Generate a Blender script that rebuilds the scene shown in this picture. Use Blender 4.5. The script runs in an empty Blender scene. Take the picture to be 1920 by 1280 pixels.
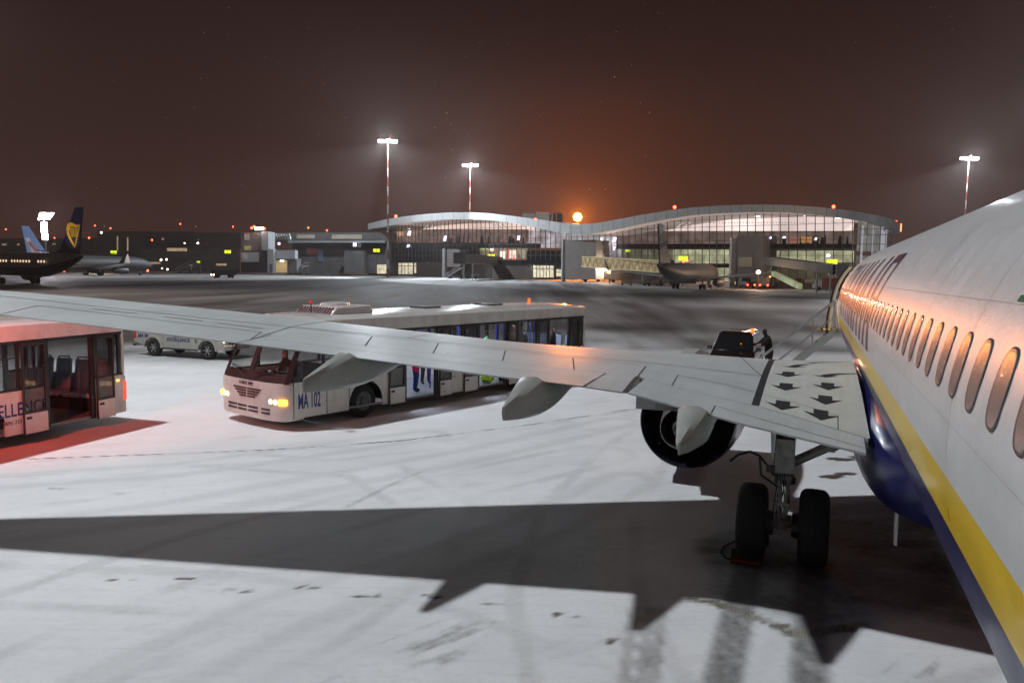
import bpy, bmesh, math, random
import numpy as np
from math import sin, cos, tan, radians, pi, atan2, sqrt
from mathutils import Vector, Matrix
random.seed(4); RN = np.random.RandomState(7)
S = bpy.context.scene
COL = S.collection
# ------------------------------------------------------------------ camera
FP, PITCH, ROLL, H = 1501.4, .0941, .0145, 4.318      # focal length in px of a 1920 px frame, tilt, roll, eye height
cp, sp = cos(PITCH), sin(PITCH)
Fv = np.array([0, cp, -sp]); Rv = np.array([1., 0, 0]); Uv = np.array([0, sp, cp])
Rv, Uv = Rv*cos(ROLL)+Uv*sin(ROLL), Uv*cos(ROLL)-Rv*sin(ROLL)
CP = np.array([0, 0, H])
cam = bpy.data.cameras.new('camera'); camo = bpy.data.objects.new('camera', cam); COL.objects.link(camo)
M = Matrix.Identity(4)
for i in range(3):
    M[i][0] = Rv[i]; M[i][1] = Uv[i]; M[i][2] = -Fv[i]; M[i][3] = CP[i]
camo.matrix_world = M
cam.sensor_width = 36; cam.lens = FP/1920*36; cam.clip_start = .1; cam.clip_end = 5000
S.camera = camo
def gnd(x, y, z=0):
    """point on the height z that the photograph shows at x, y"""
    r = Fv+Rv*(x-960)/FP-Uv*(y-640)/FP
    return CP+r*((z-H)/r[2])
def atY(x, y, Y):
    r = Fv+Rv*(x-960)/FP-Uv*(y-640)/FP
    return CP+r*(Y/r[1])
# ------------------------------------------------------------------ render + world
S.render.engine = 'CYCLES'
cy = S.cycles
cy.use_denoising = True; cy.denoiser = 'OPENIMAGEDENOISE'; cy.max_bounces = 6; cy.diffuse_bounces = 2; cy.glossy_bounces = 3
cy.transmission_bounces = 4; cy.transparent_max_bounces = 12; cy.volume_bounces = 0; cy.sample_clamp_indirect = 3
cy.caustics_reflective = False; cy.caustics_refractive = False
S.view_settings.view_transform = 'Standard'; S.view_settings.look = 'None'; S.view_settings.exposure = 0; S.view_settings.gamma = 1
W = bpy.data.worlds.new('World'); S.world = W; W.use_nodes = True
nt = W.node_tree; nt.nodes.clear()
def wn(t, **k):
    n = nt.nodes.new(t)
    for a, b in k.items(): setattr(n, a, b)
    return n
out = wn('ShaderNodeOutputWorld'); bg = wn('ShaderNodeBackground'); tc = wn('ShaderNodeTexCoord')
nt.links.new(bg.outputs[0], out.inputs[0])
sx = wn('ShaderNodeSeparateXYZ'); nt.links.new(tc.outputs['Generated'], sx.inputs[0])
rp = wn('ShaderNodeValToRGB'); nt.links.new(sx.outputs[2], rp.inputs[0])
e = rp.color_ramp.elements
e[0].position = 0; e[0].color = (.046, .0165, .012, 1)
e[1].position = 1; e[1].color = (.0095, .0044, .0044, 1)
for p, c_ in ((.06, (.033, .0135, .0108, 1)), (.16, (.019, .0078, .0070, 1)), (.34, (.0125, .0052, .0050, 1))):
    q = e.new(p); q.color = c_
# orange lamp glow painted into the sky low above the horizon
dp = wn('ShaderNodeVectorMath', operation='DOT_PRODUCT'); nt.links.new(tc.outputs['Generated'], dp.inputs[0]); dp.inputs[1].default_value = (.05, .99, .03)
mr = wn('ShaderNodeMapRange', interpolation_type='SMOOTHERSTEP'); nt.links.new(dp.outputs['Value'], mr.inputs[0])
mr.inputs[1].default_value = .955; mr.inputs[2].default_value = 1; mr.inputs[3].default_value = 0; mr.inputs[4].default_value = 1
mx = wn('ShaderNodeMixRGB', blend_type='ADD'); mx.inputs[2].default_value = (.012, .001, .0, 1)
nt.links.new(mr.outputs[0], mx.inputs[0]); nt.links.new(rp.outputs[0], mx.inputs[1]); nt.links.new(mx.outputs[0], bg.inputs[0])
bg.inputs[1].default_value = 1
def lamp(name, kind, loc, target, power, color=(1, 1, 1), size=.5, angle=150, blend=.4, parent=None, spec=1, diff=1):
    d = bpy.data.lights.new(name, kind); d.energy = power; d.color = color; d.specular_factor = spec; d.diffuse_factor = diff
    if kind == 'SPOT': d.spot_size = radians(angle); d.spot_blend = blend; d.shadow_soft_size = size
    elif kind == 'POINT': d.shadow_soft_size = size
    o = bpy.data.objects.new(name, d); COL.objects.link(o)
    o.location = loc
    if target is not None:
        o.rotation_euler = (Vector(target)-Vector(loc)).to_track_quat('-Z', 'Y').to_euler()
    if parent:
        bpy.context.view_layer.update()
        o.parent = parent; o.matrix_parent_inverse = parent.matrix_world.inverted()
    return o
# ------------------------------------------------------------------ helpers
def tag(o, label=None, cat=None, group=None, kind=None):
    if label: o['label'] = label
    if cat: o['category'] = cat
    if group: o['group'] = group
    if kind: o['kind'] = kind
    return o
def empty(name, loc=(0, 0, 0), rz=0, label=None, cat=None, group=None, mat=None):
    o = bpy.data.objects.new(name, None); COL.objects.link(o); o.empty_display_size = .2
    if mat is not None: o.matrix_world = mat
    else: o.location = loc; o.rotation_euler = (0, 0, rz)
    return tag(o, label, cat, group)
def copy_tree(o, parent=None):
    c = o.copy(); COL.objects.link(c)
    if parent is not None: c.parent = parent
    for ch in list(o.children): copy_tree(ch, c)
    return c
class MB:
    def __init__(s): s.v = []; s.f = []; s.m = []
    def add(s, vs, fs, m=0):
        b = len(s.v); s.v += [tuple(map(float, p)) for p in vs]; s.f += [tuple(b+i for i in f) for f in fs]; s.m += [m]*len(fs); return s
    def box(s, c, d, m=0, rz=0, R=None):
        vs = [Vector((i*d[0]/2, j*d[1]/2, k*d[2]/2)) for i in (-1, 1) for j in (-1, 1) for k in (-1, 1)]
        if rz: R = Matrix.Rotation(rz, 3, 'Z')
        if R is not None: vs = [R @ p for p in vs]
        vs = [p+Vector(c) for p in vs]
        return s.add(vs, [(0, 1, 3, 2), (4, 6, 7, 5), (0, 4, 5, 1), (2, 3, 7, 6), (0, 2, 6, 4), (1, 5, 7, 3)], m)
    def bx(s, x0, x1, y0, y1, z0, z1, m=0): return s.box(((x0+x1)/2, (y0+y1)/2, (z0+z1)/2), (abs(x1-x0), abs(y1-y0), abs(z1-z0)), m)
    def cyl(s, a, b, r0, r1=None, n=12, m=0, caps=True):
        r1 = r0 if r1 is None else r1; a = Vector(a); b = Vector(b); d = (b-a).normalized()
        q = d.orthogonal().normalized(); w = d.cross(q)
        vs = [p+(q*cos(2*pi*i/n)+w*sin(2*pi*i/n))*r for p, r in ((a, r0), (b, r1)) for i in range(n)]
        fs = [(i, (i+1) % n, n+(i+1) % n, n+i) for i in range(n)]
        if caps: fs += [tuple(range(n-1, -1, -1)), tuple(range(n, 2*n))]
        return s.add(vs, fs, m)
    def tube(s, pts, r, n=8, m=0):
        for a, b in zip(pts[:-1], pts[1:]): s.cyl(a, b, r, r, n, m)
        return s
    def loft(s, secs, m=0, closed=True, caps=True, ms=None):
        n = len(secs[0]); vs = [p for q in secs for p in q]; fs = []; mm = []
        for k in range(len(secs)-1):
            for i in range(n if closed else n-1):
                j = (i+1) % n; fs.append((k*n+i, k*n+j, (k+1)*n+j, (k+1)*n+i)); mm.append(ms(k, i) if ms else m)
        if caps:
            fs += [tuple(range(n-1, -1, -1)), tuple((len(secs)-1)*n+i for i in range(n))]; mm += [m, m]
        b = len(s.v); s.v += [tuple(map(float, p)) for p in vs]; s.f += [tuple(b+i for i in f) for f in fs]; s.m += mm
        return s
    def prism(s, pts, a, b, axis=0, m=0):
        """polygon pts (2-D) extruded from a to b along an axis"""
        def P(p, t):
            return (t, p[0], p[1]) if axis == 0 else ((p[0], t, p[1]) if axis == 1 else (p[0], p[1], t))
        n = len(pts); vs = [P(p, a) for p in pts]+[P(p, b) for p in pts]
        return s.add(vs, [tuple(range(n)), tuple(range(2*n-1, n-1, -1))]+[(i, n+i, n+(i+1) % n, (i+1) % n) for i in range(n)], m)
    def lathe(s, prof, c=(0, 0, 0), ax=1, n=32, m=0, closed=False):
        """prof: (along, radius) around axis ax through c"""
        secs = []
        for a, r in prof:
            q = []
            for i in range(n):
                u, w = r*cos(2*pi*i/n), r*sin(2*pi*i/n)
                p = (a, u, w) if ax == 0 else ((u, a, w) if ax == 1 else (u, w, a))
                q.append((p[0]+c[0], p[1]+c[1], p[2]+c[2]))
            secs.append(q)
        return s.loft(secs, m, True, not closed)
    def ball(s, c, r, m=0, n=10, sc=(1, 1, 1)):
        secs = []
        for k in range(n//2+1):
            a = -pi/2+pi*k/(n//2); secs.append([(c[0]+r*sc[0]*max(cos(a), .01)*cos(2*pi*i/n), c[1]+r*sc[1]*max(cos(a), .01)*sin(2*pi*i/n), c[2]+r*sc[2]*sin(a)) for i in range(n)])
        return s.loft(secs, m)
    def build(s, name, mats, parent=None, smooth=None, bevel=None, fix=True, weld=False, **t):
        me = bpy.data.meshes.new(name); me.from_pydata(s.v, [], s.f)
        if not isinstance(mats, (list, tuple)): mats = [mats]
        for x in mats: me.materials.append(x)
        me.polygons.foreach_set('material_index', s.m)
        me.update()
        if fix:
            bm = bmesh.new(); bm.from_mesh(me)
            if weld: bmesh.ops.remove_doubles(bm, verts=bm.verts, dist=.0005)
            bmesh.ops.recalc_face_normals(bm, faces=bm.faces); bm.to_mesh(me); bm.free()
        if smooth:
            me.polygons.foreach_set('use_smooth', [True]*len(me.polygons)); me.set_sharp_from_angle(angle=radians(smooth))
        o = bpy.data.objects.new(name, me); COL.objects.link(o)
        if parent is not None: o.parent = parent
        if bevel:
            b = o.modifiers.new('bevel', 'BEVEL'); b.width = bevel; b.segments = 2; b.limit_method = 'ANGLE'; b.angle_limit = radians(40)
        return tag(o, **t) if t else o
# ------------------------------------------------------------------ materials
def mat(name, col, rough=.5, metal=0, emit=None, es=0, coat=0, noise=None, bump=None, alpha=1, trans=0, spec=None, dirt=None, streak=None):
    """noise=(scale, amount) varies the colour; bump=(scale, strength); dirt=(scale, amount, colour)"""
    m = bpy.data.materials.new(name); m.use_nodes = True; t = m.node_tree; b = t.nodes['Principled BSDF']
    b.inputs['Base Color'].default_value = (*col, 1); b.inputs['Roughness'].default_value = rough; b.inputs['Metallic'].default_value = metal
    if coat: b.inputs['Coat Weight'].default_value = coat; b.inputs['Coat Roughness'].default_value = .08
    if spec is not None: b.inputs['Specular IOR Level'].default_value = spec
    if trans: b.inputs['Transmission Weight'].default_value = trans; b.inputs['IOR'].default_value = 1.05
    if alpha < 1: b.inputs['Alpha'].default_value = alpha
    if emit: b.inputs['Emission Color'].default_value = (*emit, 1); b.inputs['Emission Strength'].default_value = es
    L = t.links.new
    tcn = None
    if noise or bump or dirt: tcn = t.nodes.new('ShaderNodeTexCoord')
    src = None
    if noise:
        n = t.nodes.new('ShaderNodeTexNoise'); n.inputs['Scale'].default_value = noise[0]; n.inputs['Detail'].default_value = 6
        L(tcn.outputs['Object'], n.inputs[0])
        x = t.nodes.new('ShaderNodeMixRGB'); x.inputs[1].default_value = (*[c*(1-noise[1]) for c in col], 1); x.inputs[2].default_value = (*[min(1, c*(1+noise[1])) for c in col], 1)
        r = t.nodes.new('ShaderNodeMapRange'); r.inputs[1].default_value = .3; r.inputs[2].default_value = .7; L(n.outputs[0], r.inputs[0]); L(r.outputs[0], x.inputs[0])
        L(x.outputs[0], b.inputs['Base Color']); src = x
        y = t.nodes.new('ShaderNodeMapRange'); y.inputs[3].default_value = max(.03, rough-.08); y.inputs[4].default_value = min(1, rough+.12); L(n.outputs[0], y.inputs[0]); L(y.outputs[0], b.inputs['Roughness'])
    if dirt:
        n = t.nodes.new('ShaderNodeTexNoise'); n.inputs['Scale'].default_value = dirt[0]; n.inputs['Detail'].default_value = 8; n.inputs['Roughness'].default_value = .7
        L(tcn.outputs['Object'], n.inputs[0])
        r = t.nodes.new('ShaderNodeMapRange'); r.inputs[1].default_value = .45; r.inputs[2].default_value = .75; r.inputs[4].default_value = dirt[1]; L(n.outputs[0], r.inputs[0])
        x = t.nodes.new('ShaderNodeMixRGB'); x.inputs[2].default_value = (*dirt[2], 1); L(r.outputs[0], x.inputs[0])
        if src: L(src.outputs[0], x.inputs[1])
        else: x.inputs[1].default_value = (*col, 1)
        L(x.outputs[0], b.inputs['Base Color'])
    if streak:   # (scale vector, amount, colour)
        mp = t.nodes.new('ShaderNodeMapping'); mp.inputs['Scale'].default_value = streak[0]; L(tcn.outputs['Object'], mp.inputs[0])
        n = t.nodes.new('ShaderNodeTexNoise'); n.inputs['Scale'].default_value = 1; n.inputs['Detail'].default_value = 7; n.inputs['Roughness'].default_value = .7; L(mp.outputs[0], n.inputs[0])
        r = t.nodes.new('ShaderNodeMapRange'); r.inputs[1].default_value = .48; r.inputs[2].default_value = .72; r.inputs[4].default_value = streak[1]; L(n.outputs[0], r.inputs[0])
        x2 = t.nodes.new('ShaderNodeMixRGB'); x2.inputs[2].default_value = (*streak[2], 1); L(r.outputs[0], x2.inputs[0])
        L(b.inputs['Base Color'].links[0].from_socket, x2.inputs[1]); L(x2.outputs[0], b.inputs['Base Color'])
    if bump:
        n = t.nodes.new('ShaderNodeTexNoise'); n.inputs['Scale'].default_value = bump[0]; n.inputs['Detail'].default_value = 4
        L(tcn.outputs['Object'], n.inputs[0]); u = t.nodes.new('ShaderNodeBump'); u.inputs['Strength'].default_value = bump[1]; u.inputs['Distance'].default_value = .02
        L(n.outputs[0], u.inputs['Height']); L(u.outputs[0], b.inputs['Normal'])
    return m
def emis(name, col, s): return mat(name, (.02, .02, .02), .6, emit=col, es=s)
white = mat('aircraft white paint', (.51, .525, .53), .36, coat=.12, noise=(3, .05), bump=(22, .10), dirt=(7, .22, (.40, .41, .42)), streak=((0, 1.4, .35), .22, (.30, .30, .30)))
blue = mat('aircraft dark blue paint', (.006, .008, .075), .3, coat=.1, noise=(2, .15), bump=(9, .04), dirt=(2.5, .2, (.10, .11, .2)))
yellow = mat('aircraft yellow paint', (.74, .50, .02), .3, coat=.3, noise=(3, .06))
letterblue = mat('dark violet lettering', (.014, .011, .05), .4, coat=.1, noise=(5, .2))
wingpaint = mat('grey wing paint', (.46, .49, .495), .42, noise=(1.2, .07), bump=(30, .06), dirt=(3, .25, (.58, .6, .62)), streak=((5, .45, 1), .5, (.60, .62, .64)))
wingwhite = mat('pale walkway paint', (.56, .575, .55), .5, noise=(2, .06), bump=(60, .15), dirt=(5, .25, (.36, .37, .34)), streak=((4, .5, 1), .4, (.40, .41, .40)))
fairgrey = mat('fairing grey paint', (.36, .375, .36), .35, noise=(2, .08), dirt=(4, .35, (.18, .18, .17)), streak=((2, .8, 6), .35, (.2, .2, .19)))
seam = mat('dark seam', (.03, .032, .035), .7)
blackpaint = mat('black marking paint', (.028, .03, .034), .55, noise=(8, .3))
darkm = mat('dark metal', (.05, .05, .05), .45, .6, noise=(6, .3))
steel = mat('dull steel', (.42, .42, .41), .38, .85, noise=(5, .15))
gearpaint = mat('landing gear grey paint', (.30, .30, .28), .42, noise=(7, .2), dirt=(9, .7, (.06, .055, .05)))
rubber = mat('tyre rubber', (.018, .018, .018), .85, noise=(15, .3), bump=(60, .3))
chrome = mat('polished lip', (.75, .75, .75), .15, 1)
shade = mat('window blind', (.25, .175, .155), .25, coat=.5, noise=(4, .08))
winframe = mat('window seal', (.06, .05, .05), .35)
redplastic = mat('red plastic', (.5, .03, .02), .35)
# ------------------------------------------------------------------ ground
def grid_lines(lo, hi, f0, f1, d):
    a = list(np.arange(f0, f1, d)); st = d; x = a[-1]
    while x < hi: st *= 1.22; x += st; a.append(x)
    st = d; x = a[0]; b = []
    while x > lo: st *= 1.22; x -= st; b.append(x)
    return np.array(b[::-1]+a)
gx = grid_lines(-900, 900, -17, 9, .085); gy = grid_lines(-60, 1500, 7.2, 27, .085)
GX, GY = np.meshgrid(gx, gy)
def seg_d(pts):
    """distance to a polyline and the running position on it"""
    D = np.full(GX.shape, 1e9)
    for (a, b) in zip(pts[:-1], pts[1:]):
        a = np.array(a[:2]); b = np.array(b[:2]); v = b-a; L = v@v
        t = np.clip(((GX-a[0])*v[0]+(GY-a[1])*v[1])/L, 0, 1)
        D = np.minimum(D, np.hypot(GX-a[0]-t*v[0], GY-a[1]-t*v[1]))
    return D
def vnoise(sx, sy, seed, ang=0):
    r = np.random.RandomState(seed); T = r.rand(128, 128)
    c, s_ = cos(ang), sin(ang); u = (GX*c+GY*s_)/sx; v = (-GX*s_+GY*c)/sy
    out = np.zeros(GX.shape); amp = 1; tot = 0
    for o in range(4):
        U = u*2**o+o*17.3; V = v*2**o+o*9.1; i = np.floor(U).astype(int); j = np.floor(V).astype(int); a = U-i; b = V-j
        a = a*a*(3-2*a); b = b*b*(3-2*b)
        g = lambda p, q: T[(i+p) % 128, (j+q) % 128]
        out += amp*((g(0, 0)*(1-a)+g(1, 0)*a)*(1-b)+(g(0, 1)*(1-a)+g(1, 1)*a)*b); tot += amp; amp *= .55
    return out/tot
sst = lambda x, a, b: (lambda t: t*t*(3-2*t))(np.clip((x-a)/(b-a), 0, 1))
P = lambda *q: [gnd(x, y) for x, y in q]
bare = np.zeros(GX.shape); pack = np.zeros(GX.shape); dirt = np.zeros(GX.shape)
# beyond the stands the snow thins out into streaks over wet asphalt
edge = 31+4*vnoise(9, 9, 1)+np.where(GX > -3, 2.5, 0)+sst(GX, 2, 10)*4
far = sst(GY, 0, 1)*0+sst(GY-edge, -2.5, 4)
st_ = vnoise(9, 1.6, 2, .15)*.6+vnoise(30, 5, 3, -.1)*.4
bare = np.maximum(bare, far*np.clip(.46+.85*(st_-.5)+.5*(vnoise(2.5, .7, 4, .1)-.5)+.10*sst(GY, 50, 110), 0, .85))
strip = sst(np.abs(GY-(243-(GX+24)*.98)), 26, 8)*sst(GX, -140, -60)          # snow swept up along the terminal
bare = bare*(1-.45*strip*(vnoise(20, 6, 9) > .38))
# melted area under the aircraft
def poly_mask(pts, soft):
    pts = [p[:2] for p in pts]; ins = np.zeros(GX.shape, bool); n = len(pts)
    for i in range(n):
        (x0, y0), (x1, y1) = pts[i], pts[(i+1) % n]
        c = (y0 > GY) != (y1 > GY)
        with np.errstate(divide='ignore', invalid='ignore'): ins ^= c & (GX < (x1-x0)*(GY-y0)/(y1-y0+1e-12)+x0)
    D = seg_d(pts+[pts[0]]); sd = np.where(ins, D, -D)
    return sst(sd+(vnoise(.7, .7, 5)-.5)*soft*1.2, -soft, soft)
um = poly_mask(P((1290, 1010), (1400, 985), (1500, 950), (1640, 935), (1760, 975), (1840, 1100), (1850, 1190), (1740, 1165), (1650, 1140), (1570, 1185), (1450, 1150), (1330, 1115)), .28)
bare = np.maximum(bare, um*(.38+.5*(vnoise(.9, .5, 6)-.4))); 
um2 = poly_mask(P((820, 1010), (1250, 965), (1420, 990), (1330, 1110), (1180, 1100), (840, 1085)), .6)
bare = np.maximum(bare, um2*(.16+.25*(vnoise(1.2, .7, 16)-.42)))
# puddles and melt crack
for q, r in (((1578, 861), .22), ((1606, 857), .16), ((1560, 893), .2), ((1590, 888), .14)):
    c = gnd(*q); d = np.hypot((GX-c[0])/1.9, GY-c[1]); k = sst(d+.25*(vnoise(.35, .25, 8)-.5), r, r*.6); bare = np.maximum(bare, k*.8)
cr = seg_d(P((1275, 1122), (1340, 1130), (1400, 1150), (1450, 1170), (1500, 1188), (1560, 1180), (1620, 1168)))
k = sst(cr+.16*(vnoise(.22, .15, 11)-.45), .13, .03); bare = np.maximum(bare, k*.9*sst(vnoise(.5, .5, 12), .38, .5)); dirt = np.maximum(dirt, k)
for q, r in (((1465, 1173), .17), ((1480, 1187), .15), ((1330, 1128), .17), ((1300, 1124), .14), ((1365, 1138), .12), ((1540, 1183), .1)):
    c = gnd(*q); d = np.hypot(GX-c[0], (GY-c[1])*1.5); k = sst(d+.2*(vnoise(.2, .15, 13)-.5), r, r*.4); bare = np.maximum(bare, k*.8); dirt = np.maximum(dirt, k)
# slab joints
for pts, wd, a in ((P((-200, 866), (0, 862), (500, 843), (750, 826), (1000, 795), (1200, 764)), .035, .75), (P((-200, 985), (0, 955), (300, 915), (500, 893), (700, 870), (950, 835), (1250, 800)), .03, .22),
                   (P((850, 1290), (960, 1110), (1010, 1040)), .03, .22), (P((0, 1130), (110, 1075), (200, 1040)), .06, .22), (P((640, 955), (740, 905), (800, 880)), .08, .28), (P((95, 915), (150, 917), (230, 925)), .12, .3)):
    D = seg_d(pts); bare = np.maximum(bare, sst(D+.03*(vnoise(.8, .8, 14)-.5), wd*1.6, wd*.3)*a*(.45+.7*sst(vnoise(.9, .9, 15), .35, .6)))
# aircraft wheel tracks and a cart's thin tracks
yaw, nose = .3589, .0094
uv = np.array([sin(yaw)*cos(nose), cos(yaw)*cos(nose), -sin(nose)]); rt = np.array([cos(yaw), -sin(yaw), 0]); upv = np.cross(rt, uv)
lat = GX*rt[0]+GY*rt[1]; sfw = GX*uv[0]+GY*uv[1]
for c0 in (-.705, .155):
    k = sst(np.abs(lat-c0)+.02*(vnoise(.3, 1.6, 21, yaw)-.5), .27, .13)*sst(sfw, 12.2, 11.9)
    pack = np.maximum(pack, k*.95*(.5+.75*vnoise(.09, 2.5, 22, yaw)))
for px0 in ((1165, 1300), (1199, 1300), (1224, 1300)):
    a = gnd(*px0); b = a+np.array([sin(.22), cos(.22), 0])*2.1
    k = sst(seg_d([a, b])+.05*(vnoise(.2, .3, 24)-.5), .10, .05); pack = np.maximum(pack, k*.7*(.3+vnoise(.15, .5, 23)))
for pts, wd in ((P((-100, 1010), (300, 960), (900, 850), (1160, 790)), .35), (P((200, 1300), (520, 1150), (1000, 990), (1180, 900)), .3), (P((-50, 905), (330, 880), (800, 815)), .3)):
    D = seg_d(pts); pack = np.maximum(pack, sst(np.abs(D-.5)+.2*(vnoise(1, 1, 26)-.5), wd, .05)*.16)
tr = [((-300, 900), (200, 868), (620, 850), (1000, 812), (1240, 770)), ((-200, 1240), (100, 1130), (420, 1020), (760, 930), (1120, 850)), ((300, 1300), (560, 1180), (760, 1050), (820, 950), (700, 880), (420, 862)), ((1150, 1300), (1080, 1120), (1100, 960), (1190, 850), (1300, 770)), ((-100, 1090), (400, 1110), (800, 1180), (1100, 1300)), ((1560, 1300), (1600, 1230), (1760, 1190))]
for i, q_ in enumerate(tr):
    D = seg_d(P(*q_)); off = .82 if i % 2 else .62
    k = sst(np.abs(D-off)+.05*(vnoise(.5, .5, 41+i)-.5), .17, .07)*(.25+.9*sst(vnoise(1.6, 1.6, 51+i), .35, .62)); pack = np.maximum(pack, k*.17*(.5+vnoise(.06, .06, 61+i)))
bl = sst(vnoise(3.2, 1.5, 71, .3), .56, .74)*sst(vnoise(.5, .25, 72, .5), .3, .65)*(GY < 40); bare = np.maximum(bare, bl*.16)
bl = sst(vnoise(1.4, .5, 73, .6), .66, .8)*(GY < 40); pack = np.maximum(pack, bl*.12)
# scuffed patches where snow blew off
for pts, a in ((P((690, 1300), (760, 1200), (830, 1150), (925, 1160), (900, 1220), (850, 1300)), .42), (P((470, 1290), (640, 1230), (780, 1160), (700, 1250), (640, 1300)), .32), (P((1600, 1290), (1660, 1230), (1780, 1220), (1840, 1300)), .35)):
    k = poly_mask(pts, .3); bare = np.maximum(bare, k*a*sst(vnoise(.9, .12, 27, .75), .35, .75))
# footprints
for (x, y) in ((215, 1086), (242, 1086), (338, 1084), (355, 1087), (436, 1104), (462, 1105), (560, 1101), (587, 1101), (677, 1117), (705, 1117), (798, 1116), (822, 1117), (917, 1130), (935, 1132), (1050, 1150), (1075, 1155), (1145, 1203)):
    c = gnd(x+RN.uniform(-7, 7), y+RN.uniform(-3, 3)); an = .35+RN.uniform(-.5, .5); u_ = (GX-c[0])*cos(an)+(GY-c[1])*sin(an); w_ = -(GX-c[0])*sin(an)+(GY-c[1])*cos(an)
    k = sst(np.hypot(u_/1.6, w_)+.05*(vnoise(.09, .07, 31)-.5), .085, .03); bare = np.maximum(bare, k*RN.uniform(.35, .8))
nx, ny = len(gx), len(gy)
me = bpy.data.meshes.new('apron'); idx = np.arange(nx*ny).reshape(ny, nx)
q = np.stack([idx[:-1, :-1], idx[:-1, 1:], idx[1:, 1:], idx[1:, :-1]], -1).reshape(-1, 4)
zz = (-.006*np.clip(bare+pack*.6, 0, 1)).ravel()
me.vertices.add(nx*ny); me.vertices.foreach_set('co', np.stack([GX.ravel(), GY.ravel(), zz], -1).ravel().astype('f4'))
me.loops.add(q.size); me.loops.foreach_set('vertex_index', q.ravel().astype('i4')); me.polygons.add(len(q)); me.polygons.foreach_set('loop_start', np.arange(0, q.size, 4, dtype='i4'))
me.update(calc_edges=True); me.validate()
ca = me.color_attributes.new('wear', 'FLOAT_COLOR', 'POINT')
ca.data.foreach_set('color', np.stack([bare.ravel(), pack.ravel(), dirt.ravel(), np.ones(nx*ny)], -1).ravel().astype('f4'))
gm = bpy.data.materials.new('snowy apron'); gm.use_nodes = True; t = gm.node_tree; b = t.nodes['Principled BSDF']; L = t.links.new
def N(ty, **k):
    n = t.nodes.new(ty)
    for a_, b_ in k.items():
        if isinstance(a_, str) and hasattr(n, a_): setattr(n, a_, b_)
    return n
def noiseN(scale, detail=5, vec=None, rough=.6):
    n = t.nodes.new('ShaderNodeTexNoise'); n.inputs['Scale'].default_value = scale; n.inputs['Detail'].default_value = detail; n.inputs['Roughness'].default_value = rough
    if vec: L(vec, n.inputs[0])
    return n.outputs[0]
def math(op, a, b_=None, c=None):
    n = t.nodes.new('ShaderNodeMath'); n.operation = op
    for i, v in enumerate((a, b_, c)):
        if v is None: continue
        if isinstance(v, (int, float)): n.inputs[i].default_value = v
        else: L(v, n.inputs[i])
    return n.outputs[0]
def rng(v, a, b_, c=0, d=1):
    n = t.nodes.new('ShaderNodeMapRange'); n.inputs[1].default_value = a; n.inputs[2].default_value = b_; n.inputs[3].default_value = c; n.inputs[4].default_value = d; n.interpolation_type = 'SMOOTHSTEP'; L(v, n.inputs[0]); return n.outputs[0]
def mixc(f, a, b_):
    n = t.nodes.new('ShaderNodeMixRGB')
    if isinstance(f, float): n.inputs[0].default_value = f
    else: L(f, n.inputs[0])
    for i, v in ((1, a), (2, b_)):
        if isinstance(v, tuple): n.inputs[i].default_value = (*v, 1)
        else: L(v, n.inputs[i])
    return n.outputs[0]
at = t.nodes.new('ShaderNodeAttribute'); at.attribute_name = 'wear'; sc_ = t.nodes.new('ShaderNodeSeparateColor'); L(at.outputs['Color'], sc_.inputs[0])
geo = t.nodes.new('ShaderNodeNewGeometry').outputs['Position']
mp = t.nodes.new('ShaderNodeMapping'); L(geo, mp.inputs[0]); mp.inputs['Scale'].default_value = (.45, 2.2, 1); mp.inputs['Rotation'].default_value = (0, 0, .5)
n1 = noiseN(1.1, 8, mp.outputs[0], .65); n2 = noiseN(9, 6, geo, .7); n3 = noiseN(60, 3, geo); n4 = noiseN(.25, 4, geo)
B = sc_.outputs[0]
br = math('ADD', B, math('MULTIPLY', math('SUBTRACT', n2, .5), math('MULTIPLY', math('ADD', B, .08), .9)))
br = math('ADD', br, math('MULTIPLY', math('SUBTRACT', n1, .5), .2))
br = rng(br, .08, .75)
snow = mixc(rng(n4, .35, .65), (.70, .72, .74), (.80, .81, .82))
snow = mixc(rng(n2, .45, .8, 0, .35), snow, (.56, .57, .57))
mp2 = t.nodes.new('ShaderNodeMapping'); L(geo, mp2.inputs[0]); mp2.inputs['Scale'].default_value = (1.2, 7, 1); mp2.inputs['Rotation'].default_value = (0, 0, .35)
snow = mixc(rng(noiseN(1.0, 8, mp2.outputs[0], .75), .5, .78, 0, .5), snow, (.50, .50, .50))
snow = mixc(rng(n3, .58, .75, 0, .3), snow, (.42, .41, .40))
asph = mixc(rng(n2, .3, .7), (.058, .050, .045), (.115, .104, .094))
col = mixc(br, snow, asph)
pk = math('MULTIPLY', sc_.outputs[1], rng(n2, .2, .6, .8, 1)); col = mixc(pk, col, (.17, .165, .16))
col = mixc(math('MULTIPLY', sc_.outputs[2], .75), col, mixc(rng(n3, .4, .6), (.06, .055, .045), (.42, .40, .32)))
L(col, b.inputs['Base Color']); L(rng(br, .2, 1, .85, .62), b.inputs['Roughness']); b.inputs['Specular IOR Level'].default_value = .2
bu = t.nodes.new('ShaderNodeBump'); bu.inputs['Strength'].default_value = .55; bu.inputs['Distance'].default_value = .03
hh = math('ADD', math('MULTIPLY', n2, .6), math('MULTIPLY', n3, .25)); hh = math('SUBTRACT', hh, math('MULTIPLY', br, .5)); hh = math('SUBTRACT', hh, math('MULTIPLY', pk, .4)); L(hh, bu.inputs['Height']); L(bu.outputs[0], b.inputs['Normal'])
me.materials.append(gm)
go = bpy.data.objects.new('apron', me); COL.objects.link(go); tag(go, 'snow dusted concrete apron with wheel tracks and footprints', kind='structure')
import math as _m
math = _m
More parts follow.
